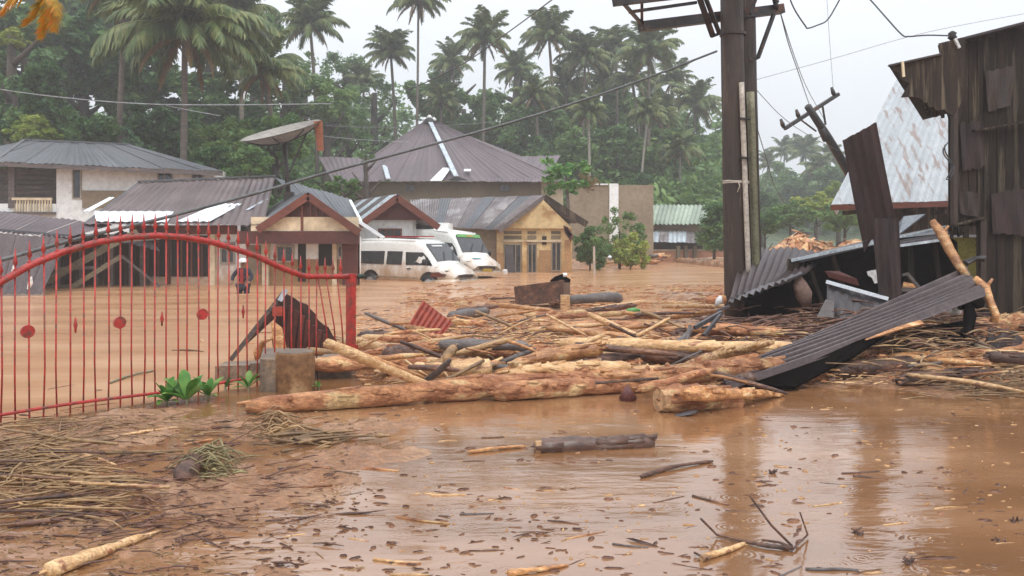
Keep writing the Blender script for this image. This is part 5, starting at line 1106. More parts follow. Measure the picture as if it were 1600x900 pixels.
LG = [
 ('fallen_log', 'longest reddish log lying across the water edge from the grey stump to the slanting sheet', 'log', 384, 645, 1112, 603, (31, 36), m_bark, dict(bow=.018, knots=5, k=26, n=12)),
 ('fallen_log', 'second reddish log in front of the longest one with a knobbly left root end', 'log', 770, 625, 1012, 614, (34, 22), m_bark, dict(bow=.03, knots=4, k=16)),
 ('broken_stump', 'thick orange split trunk end half sunk at the tip of the slanting sheet', 'tree stump', 1032, 643, 1160, 638, (46, 34), m_barkdark if False else m_bark, dict(z2=-.03, bow=.01, knots=1, k=14, n=12, jit=.12, end=0)),
 ('split_trunk_piece', 'orange splintered trunk tongue lying on the split stump and pointing right', 'tree trunk', 1068, 628, 1228, 620, (30, 5), m_orange, dict(z=.13, z2=.0, knots=0, k=12, jit=.16)),
 ('stripped_pole', 'long pale yellow stripped pole stretching right from the rubbish heap', 'log', 875, 545, 1258, 556, (19, 23), m_pale, dict(z=.26, bow=.01, knots=1, k=18, n=10)),
 ('fallen_log', 'reddish log under the pale pole passing below the slanting sheet', 'log', 1000, 602, 1230, 584, (28, 30), m_bark, dict(z=.14, bow=.015, knots=5, k=16)),
 ('fallen_log', 'reddish brown log just above the short dark log near the sheet tip', 'log', 1085, 578, 1340, 575, (28, 22), m_bark, dict(z=.1, knots=3, bow=.02)),
 ('stripped_pole', 'pale stripped branch lying level under the black wreck', 'log', 1222, 516, 1360, 516, (13, 9), m_pale, dict(z=.1, knots=2, bow=.01)),
 ('short_dark_log', 'short smooth black brown log behind the tip of the slanting sheet', 'log', 1102, 592, 1180, 600, (16, 19), m_darkwood, dict(z=.1, knots=0, bow=.01)),
 ('fallen_log', 'big orange log emerging at right under the shack wall', 'log', 1440, 545, 1640, 510, (24, 32), m_bark, dict(z=.18, knots=3, bow=.015)),
 ('fallen_log', 'paler log lying behind the big orange log at right edge', 'log', 1540, 502, 1660, 496, (20, 22), m_pale, dict(z=.15, knots=2)),
 ('floating_log', 'dark wet log floating alone in the foreground water', 'log', 840, 711, 1020, 702, (28, 26), m_darkwood, dict(z=-.03, knots=1, bow=.006, k=20, n=14, jit=.055, end=0)),
 ('grey_plank_beam', 'flat dark grey beam lying behind the white trunk pieces', 'beam', 688, 546, 825, 550, (19, 20), m_greywood, dict(z=.2, knots=0, bow=.01, jit=.03)),
 ('grey_log', 'round grey log lying right of the dark wooden box', 'log', 878, 477, 970, 474, (18, 20), m_greywood, dict(knots=0, bow=.005, jit=.03)),
 ('grey_log', 'grey log floating right behind the red corrugated sheet', 'log', 702, 503, 762, 492, (18, 14), m_greywood, dict(knots=0, bow=.01, jit=.04)),
 ('white_trunk_piece', 'thick whitish trunk section with dark hollow right end', 'log', 705, 592, 764, 590, (33, 34), m_pale, dict(z=.14, knots=0, bow=.0, jit=.03, n=14, end=1, ends=False)),
 ('white_trunk_piece', 'rounded whitish trunk stub left of the leaning root', 'log', 648, 586, 700, 588, (24, 20), m_pale, dict(z=.12, knots=1)),
 ('leaning_root', 'crooked tan root standing up between the two whitish trunk pieces', 'root', 680, 583, 712, 548, (12, 16), m_straw, dict(z=.05, z2=.3, knots=2, bow=.06)),
 ('fallen_log', 'pinkish log running right behind the whitish trunk pieces', 'log', 688, 552, 805, 560, (20, 22), m_bark, dict(z=.12, knots=2)),
 ('fallen_log', 'orange log sloping up toward the pale pole', 'log', 800, 578, 940, 556, (20, 28), m_orange, dict(z=.18, z2=.28, knots=1)),
 ('fallen_log', 'pale pinkish log just behind the longest log', 'log', 795, 592, 985, 584, (22, 24), m_pale, dict(z=.16, knots=2, bow=.02)),
 ('stripped_pole', 'pale slim pole between red post and grey beam', 'log', 565, 532, 690, 536, (11, 9), m_pale, dict(z=.1, knots=1)),
 ('fallen_log', 'mauve grey lumpy log behind the red gate post', 'log', 600, 572, 655, 566, (34, 26), m_barkdark, dict(z=.03, knots=3)),
 ('short_pale_stub', 'short cream stub standing in front of the lumpy mauve log', 'log', 590, 590, 618, 572, (14, 16), m_pale, dict(z=.03, z2=.06, knots=0)),
 ('thin_orange_trunk', 'thin orange trunk leaning steeply in front of the shack opening', 'branch', 1500, 480, 1456, 450, (17, 14), m_orange, None),
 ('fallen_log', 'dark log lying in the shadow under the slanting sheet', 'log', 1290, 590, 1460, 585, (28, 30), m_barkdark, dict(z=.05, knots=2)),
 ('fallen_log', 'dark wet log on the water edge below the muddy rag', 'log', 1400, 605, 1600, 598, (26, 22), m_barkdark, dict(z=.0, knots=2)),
 ('fallen_log', 'short red log piece in the shade under the slanting sheet', 'log', 1262, 598, 1325, 592, (24, 26), m_bark, dict(z=.0, knots=1, end=0)),
 ('stripped_branch', 'thin pale branch between the dark box and green bottle', 'branch', 925, 485, 1012, 474, (6, 6), m_pale, dict(knots=1)),
 ('fallen_log', 'far orange log on the mud bank left of the twin pole', 'log', 1030, 407, 1082, 411, (6, 7), m_orange, dict(knots=1, bow=.03)),
 ('fallen_log', 'far pale log touching the left side of the twin pole', 'log', 1082, 407, 1132, 409, (8, 7), m_pale, dict(knots=0)),
 ('fallen_log', 'pale pole lying low on the debris beyond the dark purple sheet', 'log', 1222, 498, 1300, 504, (10, 8), m_orange, dict(z=.1, knots=1)),
 ('fallen_log', 'red peeled log in the gap between the two orange logs at the right', 'log', 1345, 566, 1450, 548, (20, 20), m_bark, dict(z=.1, knots=3)),
 ('wood_splinter', 'large pale splintered plank lying in the mud at the lower left', 'plank', 72, 905, 252, 832, (30, 6), m_pale, dict(bow=.01, knots=1, jit=.2)),
 ('stripped_branch', 'curved brown stick bobbing right of the floating log', 'branch', 1000, 747, 1112, 722, (7, 5), m_barkdark, dict(bow=.03, knots=1)),
 ('stripped_branch', 'straight orange brown stick left of the floating log', 'branch', 730, 708, 822, 700, (6, 5), m_orange, dict(knots=0)),
 ('wood_splinter', 'orange splinter at the bottom edge under the floating log', 'splinter', 795, 902, 888, 884, (12, 4), m_orange, dict(knots=0)),
 ('stripped_branch', 'thick yellowish stick end sticking out of the twig cluster', 'branch', 1100, 876, 1166, 851, (12, 6), m_pale, dict(knots=0, end=0)),
 ('stripped_branch', 'grey green stalk lying in the straw at the left', 'branch', 45, 752, 178, 760, (10, 5), m_greywood, dict(knots=0, bow=.02)),
 ('stripped_branch', 'long dark curved root below the straw at the left', 'root', 15, 822, 232, 806, (9, 5), m_barkdark, dict(bow=.04, knots=2)),
 ('stripped_branch', 'long thin pale stem above the straw at the left', 'branch', 118, 698, 285, 668, (6, 3), m_pale, dict(bow=.03, knots=0)),
 ('stripped_branch', 'thin green stem floating behind the gate', 'branch', 170, 600, 240, 580, (4, 3), m_pipeolive, dict(z=0, knots=0)),
]
for nm, lb, ct, x0, y0, x1, y1, th_, m, kw in LG:
    if kw is None: continue
    logobj(nm, lb, ct, x0, y0, x1, y1, th_, m, **kw)
for lb, pts, r in (('thick orange branch leaning across the yellow green wall by the shack', [(1456, 345, 11.8), (1472, 366, 11.7), (1484, 390, 11.5), (1500, 418, 11.4), (1510, 432, 11.3)], [.06, .085, .08, .075, .06]),
                   ('orange branch hanging from the sheet tip down to the big orange log', [(1523, 434, 10.8), (1540, 450, 10.7), (1546, 470, 10.6), (1556, 492, 10.5), (1553, 504, 10.5)], [.05, .07, .07, .06, .07])):
    q = [P(*p) for p in pts]; tag(mk('leaning_branch', join(tube(q, [x*.75 for x in r], 10, .16), tube([q[1], q[1]+Vector((.08, -.02, .12))], [.03, .015], 6)), m_orange, None, True), lb, 'branch')
single('stick_upright', tube([P(1078, 508, 9.9), P(1072, 535, 9.8), P(1062, 572, 9.7), P(1056, 590, 9.6)], [.02, .03, .04, .035], 6, .2), m_greywood, 'grey metal like stick standing upright among the logs left of the sheet tip', 'stick', True)
single('metal_chair_frame', join(beam(P(1085, 512, 10.6), P(1128, 488, 10.8), .05), beam(P(1100, 524, 10.5), P(1126, 492, 10.7), .04), beam(P(1120, 486, 11), P(1140, 478, 11), .03), beam(P(1096, 512, 10.9), P(1118, 510, 10.9), .03)), m_greysheet, 'bent grey metal frame caught on the debris left of the black wreck', 'metal frame')
single('dark_wooden_box', join(slab([P(803, 448, 19.2), P(878, 438, 18.4), P(878, 472, 18.4), P(806, 478, 19.2)][::-1], .06), slab([P(878, 438, 18.4), P(891, 436, 19.6), P(891, 466, 19.6), P(878, 472, 18.4)][::-1], .06), slab([P(803, 448, 19.2), P(878, 438, 18.4), P(891, 436, 19.6), P(816, 446, 20.4)], .05)), m_barkdark, 'dark brown wooden box tilted in the mud below the yellow house', 'box')
single('black_bag', tube([P(860, 440, 18.8), P(868, 437, 18.8), P(878, 435, 18.8), P(891, 439, 18.8)], [.03, .08, .09, .04], 9, .2), m_ragshade, 'crumpled black bag lying on top of the dark wooden box', 'bag', True)
single('white_scrap', tube([P(880, 430, 18.6), P(886, 429, 18.6)], [.05, .04], 6, .2), m_white, 'small white scrap on the black bag', 'scrap')
single('concrete_pipe_end', box(P(876, 0, 17.6).x, P(890, 0, 17.6).x, 17.5, 17.7, .05, P(0, 461, 17.6).z), m_pale, 'small pale board end between the wooden box and the round grey log', 'board')
t = thing('red_corrugated_sheet', 'small red corrugated sheet standing diagonally among the logs', 'roof sheet', P(665, 525, 13))
mk('sheet', corr([P(628, 526, 12.6), P(690, 528, 12.4), P(708, 505, 12.5), P(662, 470, 12.8)], 7, .02, 2, prof=(1, .8, -.8, -1)), m_redtin, t)
single('green_bottle', tube([P(980, 487, 16), P(982, 486.5, 16), P(994, 485, 16), P(997, 485, 16), P(1000, 485, 16)], [.05, .06, .06, .03, .03], 10), m_green, 'green plastic bottle in the debris right of the pale thin branch', 'bottle', True)
single('white_panel_piece', slab([P(940, 545, 10.6), P(972, 546, 10.6), P(974, 533, 11), P(944, 531, 11)], .03), m_white, 'pale grey white board piece under the long pale pole', 'board')
single('white_foam', tube([P(1055, 650, 7.5), P(1075, 646, 7.5), P(1090, 642, 7.5)], [.03, .05, .02], 7, .3, squash=.4), m_greysheet, 'grey foam scrap floating in front of the split stump', 'foam')
single('purple_bag', tube([P(974, 628, 8.2), P(982, 618, 8.2), P(990, 626, 8.2)], [.06, .09, .04], 8, .3), m_maroon, 'dark purple bag left of the split orange stump', 'bag', True)
single('white_plastic_bag', tube([P(1118, 478, 13), P(1124, 470, 13), P(1126, 462, 13)], [.02, .05, .02], 8, .3), m_white, 'small white plastic bag at the lower left of the purple sheet', 'bag', True)
single('rounded_rock', tube([P(1103, 470, 14), P(1118, 468, 14), P(1134, 468, 14)], [.05, .09, .06], 9, .2), m_bark, 'reddish round clod left of the twin pole foot', 'clod', True)
# stump by the gate, low kerb wall, husk, dark sheet behind the gate
t = thing('concrete_drum', 'short mud brown concrete cylinder with grey flat top by the gate post', 'cylinder', G(461, 612))
c = G(461, 611); r = 30*c.y/F; h = 62*c.y/F
mk('drum', lathe(c, [(r*.98, -.05), (r, .02), (r, h*.5), (r*.99, h-.02), (r*.95, h)], 24), m_barkdark if False else M_('mud_brown_concrete', (.30, .155, .07), (.17, .085, .04), .6, 4, c3=(.38, .24, .12), t3=.60, spec=.25), t, True)
mk('drum_top', lathe(c+Vector((0, 0, h)), [(r*.95, 0), (r*.93, .008), (.01, .01)], 24), m_concrete, t)
single('concrete_block', hexa([G(406, 612), G(440, 614), G(452, 590), G(412, 590)], [v+Vector((0, 0, .34)) for v in (G(406, 612), G(440, 614), G(452, 590), G(412, 590))]), m_concrete, 'dark grey concrete block behind the brown cylinder', 'concrete block')
t = thing('low_kerb_wall', 'low grey concrete kerb wall behind the bars near the gate post', 'kerb wall', G(440, 600))
a, b = G(335, 596), G(548, 590)
for i in range(4):
    p, q = a.lerp(b, i/4+.004), a.lerp(b, (i+1)/4-.004); mk('kerb_block', hexa([p, q, q+Vector((0, .35, 0)), p+Vector((0, .35, 0))], [v+Vector((0, 0, .17+.02*i)) for v in (p, q, q+Vector((0, .35, 0)), p+Vector((0, .35, 0)))]), m_concrete, t)
t = thing('mossy_dark_panel', 'torn dark red brown panel with toothed edge leaning behind the gate bars', 'panel', G(450, 585))
D0 = 10.6
PG = [(362, 560), (400, 515), (445, 458), (460, 466), (468, 472), (480, 476), (486, 484), (494, 492), (497, 500), (506, 508), (514, 512), (520, 524), (532, 540), (528, 550), (500, 566), (430, 572), (425, 530), (432, 495)]
mk('panel', poly([P(x, y, D0+(x-362)*.002) for x, y in PG], .08), M_('dark_red_brown_moss', (.085, .03, .02), (.03, .015, .01), .7, 4, bump=.9, bscale=9), t)
mk('frame_strip', beam(P(361, 562, D0-.1), P(447, 453, D0-.05), .09, .05), m_greywood, t); mk('pale_strip', beam(P(437, 470, D0-.12), P(447, 452, D0-.1), .03, .06), m_zinc, t)
for i in range(9): x = 455+i*9; y0 = 478+i*7.5; mk('rib', beam(P(x, y0, D0-.03), P(x-8, 568, D0-.03), .05, .04), m_maroon, t)
mk('orange_lamp', box(P(431, 0, D0).x, P(446, 0, D0).x, D0-.16, D0-.08, P(0, 492, D0).z, P(0, 478, D0).z), m_redtin, t)
for lb, q in (('upright yellow orange husk behind the gate bars', [(440, 570), (438, 545), (431, 515), (426, 503)]), ('bent orange husk left of the upright husk', [(408, 572), (403, 550), (412, 532), (428, 528)])):
    tag(mk('banana_husk', tube([P(x, y, 10.2) for x, y in q], [.09, .1, .07, .02], 7, .25, squash=.5), m_orange, None, True), lb, 'husk')

# leafy plants at the gate foot
def plant(name, label, px, py, s, n, seed, m=None):
    g = random.Random(seed); c = G(px, py, .03); t = thing(name, label, 'plant', c); s = s*c.y/F
    for i in range(n):
        a = g.uniform(0, 2*PI); tilt = g.uniform(.35, 1.3); L_ = s*g.uniform(.6, 1.1); d = Vector((math.cos(a)*math.cos(tilt), math.sin(a)*math.cos(tilt), math.sin(tilt))); sd = Vector((-math.sin(a), math.cos(a), 0)); V = []
        for k in range(6):
            q = k/5; w = L_*.15*math.sin(PI*(.08+.9*q))**.8; p = d*L_*(.1+q)*1.0+Vector((0, 0, -.3*L_*q*q)); V += [p-sd*w+Vector((0, 0, w*.35)), p, p+sd*w+Vector((0, 0, w*.35))]
        Fc = []
        for k in range(5):
            for j in range(2): x = k*3+j; Fc.append((x, x+1, x+4, x+3))
        mk('leaf', (V, Fc), m or m_leafplant, t, True, local=True)
    mk('stem', tube([(0, 0, -.03), (0, 0, s*.3)], [.012, .006], 5), m_pipeolive, t, local=True)
for l, x, y, s, n, sd in (('leafy green plant left of the group at the gate foot', 260, 628, 48, 18, 1), ('tallest broad leafed green plant at the gate foot', 292, 627, 58, 20, 2), ('green plant right of the tallest one at the gate foot', 325, 620, 44, 16, 3),
                        ('small sprout in front of the low kerb wall', 352, 606, 24, 6, 4), ('dark green sprout beside the grey concrete block', 388, 607, 36, 8, 5), ('tiny sprout right of the brown cylinder', 498, 606, 20, 6, 6)): plant('green_plant', l, x, y, s, n, sd)
plant('green_plant', 'green leaf blades on the debris near the muddy rag', 1545, 540, 40, 6, 9)

# random jumble: every stick its own object, labelled by look and nearest landmark
LM = [(455, 580, 'the brown cylinder'), (552, 520, 'the red gate post'), (667, 503, 'the red corrugated sheet'), (757, 530, 'the flat grey beam'), (733, 568, 'the whitish trunk pieces'), (846, 458, 'the dark wooden box'), (925, 465, 'the round grey log'),
      (1000, 482, 'the green bottle'), (940, 520, 'the left half of the pale pole'), (1150, 535, 'the right half of the pale pole'), (1150, 480, 'the foot of the twin pole'), (1062, 545, 'the upright grey stick'), (1140, 580, 'the short black log'), (880, 600, 'the middle of the longest log'), (620, 615, 'the left half of the longest log'),
      (1110, 625, 'the split orange stump'), (1240, 510, 'the pale level branch'), (1330, 540, 'the slanting sheet'), (1430, 560, 'the shaded right logs'), (1515, 520, 'the muddy rag'), (1580, 500, 'the big orange log'), (925, 700, 'the floating dark log'), (500, 690, 'the tan branch clump'), (330, 740, 'the grassy stone'), (90, 740, 'the straw heap'),
      (1180, 845, 'the twig cluster'), (150, 860, 'the pale splintered plank'), (660, 820, 'the lower middle shallows'), (1400, 700, 'the right hand water'), (1500, 820, 'the lower right corner'), (420, 800, 'the muddy bank edge'), (800, 780, 'the centre of the puddle'), (1020, 790, 'the puddle below the floating log')]
used = {}; BK = ('far left', 'left side', 'left third', 'left middle', 'centre', 'right middle', 'right third', 'right side', 'far right')
def near(x, y):
    k = min(LM, key=lambda q: (q[0]-x)**2+(1.6*(q[1]-y))**2); dx, dy = x-k[0], y-k[1]
    return ('left of' if dx < 0 else 'right of') if abs(dx) > abs(dy)*1.3 else ('behind' if dy < 0 else 'in front of'), k[2]
CN = {'bark': ('reddish', m_bark), 'pale': ('pale', m_pale), 'orange': ('orange', m_orange), 'dark': ('dark', m_barkdark), 'grey': ('grey', m_greywood), 'straw': ('straw coloured', m_straw)}
def lab(cn, ln, noun, ang, x, y):
    sz = 'tiny' if ln < .12 else 'short' if ln < .45 else 'middling' if ln < .9 else 'long'
    tl = 'level' if abs(ang) < .15 else ('tilted to the left' if ang < 0 else 'tilted to the right') if abs(ang) < .8 else 'pointing away'
    r, l = near(x, y); s = f'{sz} {cn} {noun}, {tl}, {r} {l}'
    if len(s.split()) > 16: s = f'{sz} {cn} {noun}, {tl.replace("tilted to the ", "tilted ")}, {r} {l}'
    if s in used:
        s2 = f'{sz} {cn} {noun}, {r} {l}, {BK[min(8, max(0, int(x//178)))]}'
        if len(s2.split()) <= 16: s = s2
    used[s] = 1; return s
def stick(x, y, ln, r, ang, cn, z0=0., rise=0., noun='stick', group='broken sticks and branches in the flood debris', knots=1):
    c = G(x, y, z0); h = th(c.x, c.y); c = Vector((c.x, c.y, max(h, 0)+z0)); d = Vector((math.cos(ang), math.sin(ang), rise))*ln/2
    lb = lab(CN[cn][0], ln, noun, ang, x, y)
    vf = logshape(c-d+Vector((0, 0, r*.7)), c+d+Vector((0, 0, r*.7)), r, r*rnd.uniform(.5, .9), bow=rnd.uniform(0, .06), knots=knots, n=6, k=6, jit=.15, seed=rnd.randrange(9999), ends=r > .03)
    return tag(mk('driftwood_stick', vf, CN[cn][1], None, True, loc=tuple(c)), lb, 'stick' if noun == 'stick' else noun, group)
g = rnd
for i in range(115):
    x = g.uniform(560, 1180); y = g.uniform(478, 598) if i % 3 else g.uniform(520, 600)
    if y < 495 and x < 780: y += 30
    s = g.choice(('bark', 'bark', 'pale', 'orange', 'orange', 'dark', 'dark', 'grey', 'straw')); ang = g.gauss(0, .45)
    ln = g.choice((.35, .5, .7, .9, 1.3))*g.uniform(.8, 1.2)*(1.1 if y > 520 else .8); stick(x, y, ln, ln*g.uniform(.018, .06), ang*1.5, s, g.uniform(0, .26), g.uniform(-.5, .5), knots=g.choice((0, 1, 2)))
for i in range(42):
    x = g.uniform(1180, 1620); y = g.uniform(503, 522) if x < 1430 else g.uniform(510, 606); s = g.choice(('bark', 'pale', 'orange', 'dark', 'dark', 'grey', 'straw')); ln = g.choice((.35, .5, .8, 1.1))
    stick(x, y, ln, ln*g.uniform(.015, .05), g.gauss(.1, .5), s, g.uniform(0, .15), g.uniform(-.2, .25))
for i in range(16):   # hand-width pieces floating in the flood behind the band
    x = g.uniform(560, 1130); y = g.uniform(432, 478) if x > 900 else g.uniform(455, 500); ln = g.uniform(.3, .9); stick(x, y, ln, ln*.035, g.gauss(0, .3), g.choice(('dark', 'bark', 'pale')), 0)
NL = {}
for i in range(66):   # thicker trunks heaped in the middle of the band
    if i > 45: x = g.uniform(690, 1130); y = g.uniform(480, 520)
    elif i < 30: x = g.uniform(575, 1150); y = g.uniform(518, 598)
    else: x = g.uniform(1440, 1610); y = g.uniform(530, 602)
    cn = g.choice(('bark', 'bark', 'orange', 'orange', 'bark', 'pale', 'dark', 'dark')); ang = g.gauss(0, .42); ln = g.uniform(.6, 1.8); r = g.uniform(.045, .09)*(1 if i < 46 else .8); z0 = g.uniform(0, .12) if x < 1180 else g.uniform(0, .30) if y < 572 else 0
    c = G(x, y, z0); h = th(c.x, c.y); c = Vector((c.x, c.y, h+z0)); d = Vector((math.cos(ang), math.sin(ang), g.uniform(-.08, .12)))*ln/2; lb = lab(CN[cn][0], ln, ('slender' if r < .06 else 'thick')+' trunk', ang, x, y)
    tag(mk('fallen_log', logshape(c-d+Vector((0, 0, r*.8)), c+d+Vector((0, 0, r*.8)), r, r*g.uniform(.7, 1), bow=g.uniform(0, .04), knots=g.choice((0, 1, 2, 3)), n=10, k=12, jit=.12, seed=i), CN[cn][1], None, True, loc=tuple(c)), lb, 'log', 'trunks heaped in the flood debris')
# scattered pieces in the foreground shallows (positions read off the photograph)
FG = [(660, 815, .55), (745, 805, .32), (640, 655, .2), (690, 672, .2), (775, 663, .2), (800, 765, .2), (850, 762, .2), (905, 765, .16), (850, 790, .18), (930, 785, .16), (975, 787, .22), (1005, 803, .25), (945, 810, .12), (995, 828, .1), (1080, 825, .16), (1118, 820, .1), (880, 818, .3), (830, 835, .14), (915, 838, .4), (985, 855, .3),
      (975, 868, .16), (1045, 782, .4), (1110, 784, .4), (1055, 763, .2), (1105, 750, .15), (1345, 740, .45), (1360, 748, .35), (1300, 757, .25), (1275, 723, .15), (1330, 696, .18), (1440, 718, .15), (1545, 737, .18), (1520, 753, .25), (1490, 649, .25), (1400, 820, .25), (1330, 776, .15), (1290, 790, .3), (1260, 765, .1), (1485, 795, .35), (1545, 820, .15), (1570, 850, .18), (1420, 827, .12), (1300, 893, .4), (1235, 895, .3), (1430, 880, .2), (1555, 885, .2),
      (590, 735, .5), (485, 765, .45), (540, 775, .4), (560, 845, .2), (640, 805, .2), (700, 775, .35), (620, 880, .4), (640, 900, .3), (505, 755, .2), (460, 838, .2), (740, 722, .25), (780, 730, .2), (815, 742, .15), (870, 735, .15), (805, 700, .35), (770, 685, .3), (585, 700, .2), (700, 690, .25), (665, 722, .15), (720, 880, .2), (760, 862, .3), (900, 880, .2), (1020, 880, .15), (1150, 800, .2), (1200, 760, .25), (1190, 880, .15)]
for x, y, ln in FG: ln *= .62; stick(x, y, ln, ln*g.uniform(.02, .045), g.gauss(.15, .4), g.choice(('dark', 'dark', 'bark', 'grey', 'pale')), -.005, 0, 'floating splinter', 'wood splinters floating in the foreground water', knots=0)
# twig cluster
t = thing('twig_cluster', 'dark leafless twig with curling side shoots in the lower right shallows', 'twig', G(1236, 862))
for pts, r in (([(1240, 862), (1200, 858), (1160, 850), (1120, 840), (1095, 815)], .012), ([(1238, 858), (1205, 825), (1172, 780)], .007), ([(1236, 860), (1218, 852), (1190, 848)], .008), ([(1240, 862), (1262, 840), (1250, 805)], .006), ([(1105, 878), (1085, 868)], .007)):
    q = [G(x, y) if k == 0 or y > 835 else G(x, y)*.0+P(x, y, G(1238, 850).y) for k, (x, y) in enumerate(pts)]; mk('shoot', tube([v+Vector((0, 0, .015)) for v in q], [r, r*.9, r*.7, r*.6, r*.5][:len(q)], 5, .15), m_barkdark, t, True)
for i in range(4): p = G(1238+g.uniform(-6, 14), 855+g.uniform(-10, 10)); p.z += g.uniform(0, .08); mk('dead_leaf', poly([p, p+Vector((.03, .01, .01)), p+Vector((.035, .02, .025)), p+Vector((.005, .01, .02))], .003), m_barkdark, t)
# small uprights in water
for x, y in ((1340, 835), (1208, 740), (1588, 815), (1562, 845), (1420, 880)):
    c = G(x, y); vf = join(*[tube([c+Vector((g.uniform(-.04, .04), g.uniform(-.03, .03), -.01)), c+Vector((g.uniform(-.05, .05), g.uniform(-.03, .03), g.uniform(.01, .035)))], [.009, .003], 5) for _ in range(6)]); r_, l_ = near(x, y)
    tag(mk('root_tuft', vf, m_barkdark), f'small brown root tuft {"nearer" if y > 825 else "farther"}, {r_} {l_}', 'root tuft', 'root tufts in the water')
# straw heaps and clumps on the left bank
def clump(name, label, cx, cy, w, h, n, m, ln, r, seed, hz=.08, cat='straw clump', parent=None, arch=.02):
    g = random.Random(seed); out = []
    for i in range(n):
        x = cx+g.gauss(0, w/3); y = cy+g.gauss(0, h/3); c = G(x, max(y, 480)); c.z = th(c.x, c.y)+g.uniform(0, hz); a = g.gauss(0, .6); l = ln*g.choice((.3, .5, .8, 1.2, 1.6)); r_0 = r; r = r_0*g.uniform(.4, 1.5); d = Vector((math.cos(a), math.sin(a), g.uniform(-.1, .2)))*l/2
        s = Vector((g.uniform(-.1, .1), g.uniform(-.08, .08), g.uniform(0, arch*2)))*l; out.append(tube([c-d, c-d*.5+s*.7, c+s, c+d*.5+s*.6+Vector((g.uniform(-.05, .05), g.uniform(-.05, .05), 0))*l, c+d], [r*.6, r, r*g.uniform(.7, 1.3), r*.8, r*.3], 4, .25, rg=g)); r = r_0
    return tag(mk(name, join(*out), m, None, True), label, None if cat is None else cat, None, 'stuff' if cat is None else None)
clump('matted_straw', 'matted straw and stalks covering the bank at the left edge', 50, 748, 210, 100, 380, m_straw, .40, .0055, 1, .05, None)
clump('matted_straw_fringe', 'thin straw litter along the foot of the gate', 160, 668, 520, 30, 220, m_straw, .22, .004, 2, .02, None)
clump('muddy_twig_litter', 'dark muddy twig litter spread on the left bank', 220, 770, 420, 180, 420, m_barkdark, .22, .005, 3, .02, None)
clump('brown_straw_clump', 'round tangle of brown straw right behind the tan branch clump', 432, 680, 46, 18, 110, m_straw, .16, .006, 4, .08, 'straw clump', arch=.2)
clump('tan_branch_clump', 'spread of tan broken branches on the bank edge below the longest log', 500, 693, 120, 18, 30, m_straw, .42, .012, 5, .05, 'branch clump')
clump('grass_tuft_clump', 'olive muddy grass tuft beside the pinkish stone on the bank', 330, 735, 60, 34, 90, M_('olive_muddy_grass', (.30, .25, .11), (.13, .10, .05)), .2, .006, 6, .06, 'grass tuft', arch=.2)
single('bank_stone', tube([G(277, 760), G(290, 752)+Vector((0, 0, .05)), G(306, 738)+Vector((0, 0, .06))], [.02, .08, .07], 9, .15), m_barkdark, 'pinkish brown stone half under the grass tuft', 'stone', True)
for k_, (m__, cn_) in enumerate(((m_straw, 'tan'), (m_barkdark, 'dark'), (m_bark, 'reddish'), (m_pale, 'pale'))):
    clump('tangled_twigs', 'tangle of curved '+cn_+' twigs and bark strips filling the gaps between the logs', 850, 540, 540, 56, 170, m__, .26, .009, 20+k_, .14, None, arch=.06)
clump('tangled_twigs', 'tangle of dark twigs in front of the black wreck', 1300, 545, 330, 70, 620, m_barkdark, .4, .014, 31, .36, None, arch=.06)
clump('dry_grass_fringe', 'tangle of dry grass and twigs on the right bank below the muddy rag', 1540, 605, 160, 26, 320, m_straw, .3, .006, 7, .1, None)
clump('tan_root_tangle', 'tangle of tan roots and grass stems in front of the shaded right logs', 1450, 575, 230, 50, 260, m_straw, .32, .009, 33, .40, None, arch=.08)
clump('root_tangle', 'tangle of dark roots under the high end of the slanting sheet', 1450, 560, 150, 60, 240, m_barkdark, .5, .010, 8, .35, None)
for i in range(22):
    x = g.uniform(-5, 190); y = g.uniform(690, 810); stick(x, y, g.uniform(.3, .9), g.uniform(.008, .018), g.gauss(-.05, .3), g.choice(('straw', 'straw', 'pale', 'dark')), g.uniform(.0, .08), g.uniform(-.05, .05), 'stalk', 'broad stalks in the straw heap at left', knots=0)
for i in range(14):
    x = g.uniform(0, 560); y = g.uniform(655, 890); c_ = G(x, y); stick(x, y, g.uniform(.12, .4), g.uniform(.005, .012), g.gauss(0, .6), g.choice(('straw', 'dark', 'pale', 'bark')), 0, 0, 'bit of litter', 'bits of litter on the left bank', knots=0)
# very small litter nobody could count
def chips(name, label, n, xr, yr, ln, m, seed, zz=.0):
    r_ = np.random.RandomState(seed); V, Fc = [], []
    for i in range(n):
        for _ in range(8):
            c = G(r_.uniform(*xr), r_.uniform(*yr))
            if lat(np.array([c.x]), np.array([c.y]), 1.6, seed)[0]*.6+lat(np.array([c.x]), np.array([c.y]), 4.1, seed+1)[0]*.4 > .46: break
        c.z = th(c.x, c.y)+zz*r_.rand(); a = r_.normal(0, .4); l = ln*r_.uniform(.3, 1.3); w = l*r_.choice([.05, .09, .2]); l *= r_.choice([.5, .8, 1, 2.2], p=[.4, .3, .2, .1]); u = Vector((math.cos(a), math.sin(a), r_.uniform(-.1, .15)))*l/2; v = Vector((-math.sin(a), math.cos(a), 0))*w/2; h = Vector((0, 0, w*.5+.003)); b = len(V)
        V += [c-u, c-v, c+u, c+v, c-u*.6+h, c+u*.6+h]; Fc += [(b, b+1, b+5, b+4), (b+1, b+2, b+5), (b+2, b+3, b+4, b+5), (b+3, b, b+4)]
    return tag(mk(name, (V, Fc), m, None), label, None, None, 'stuff')
chips('dark_floating_chips', 'tiny dark wood chips floating all over the shallow water', 620, (430, 1650), (640, 990), .085, m_barkdark, 1)
chips('pale_floating_chips', 'tiny pale wood chips on the shallow water', 260, (600, 1650), (620, 900), .05, m_pale, 2)
chips('bark_litter', 'fine red bark litter between the logs', 2600, (555, 1640), (480, 610), .16, m_bark, 3, .12)
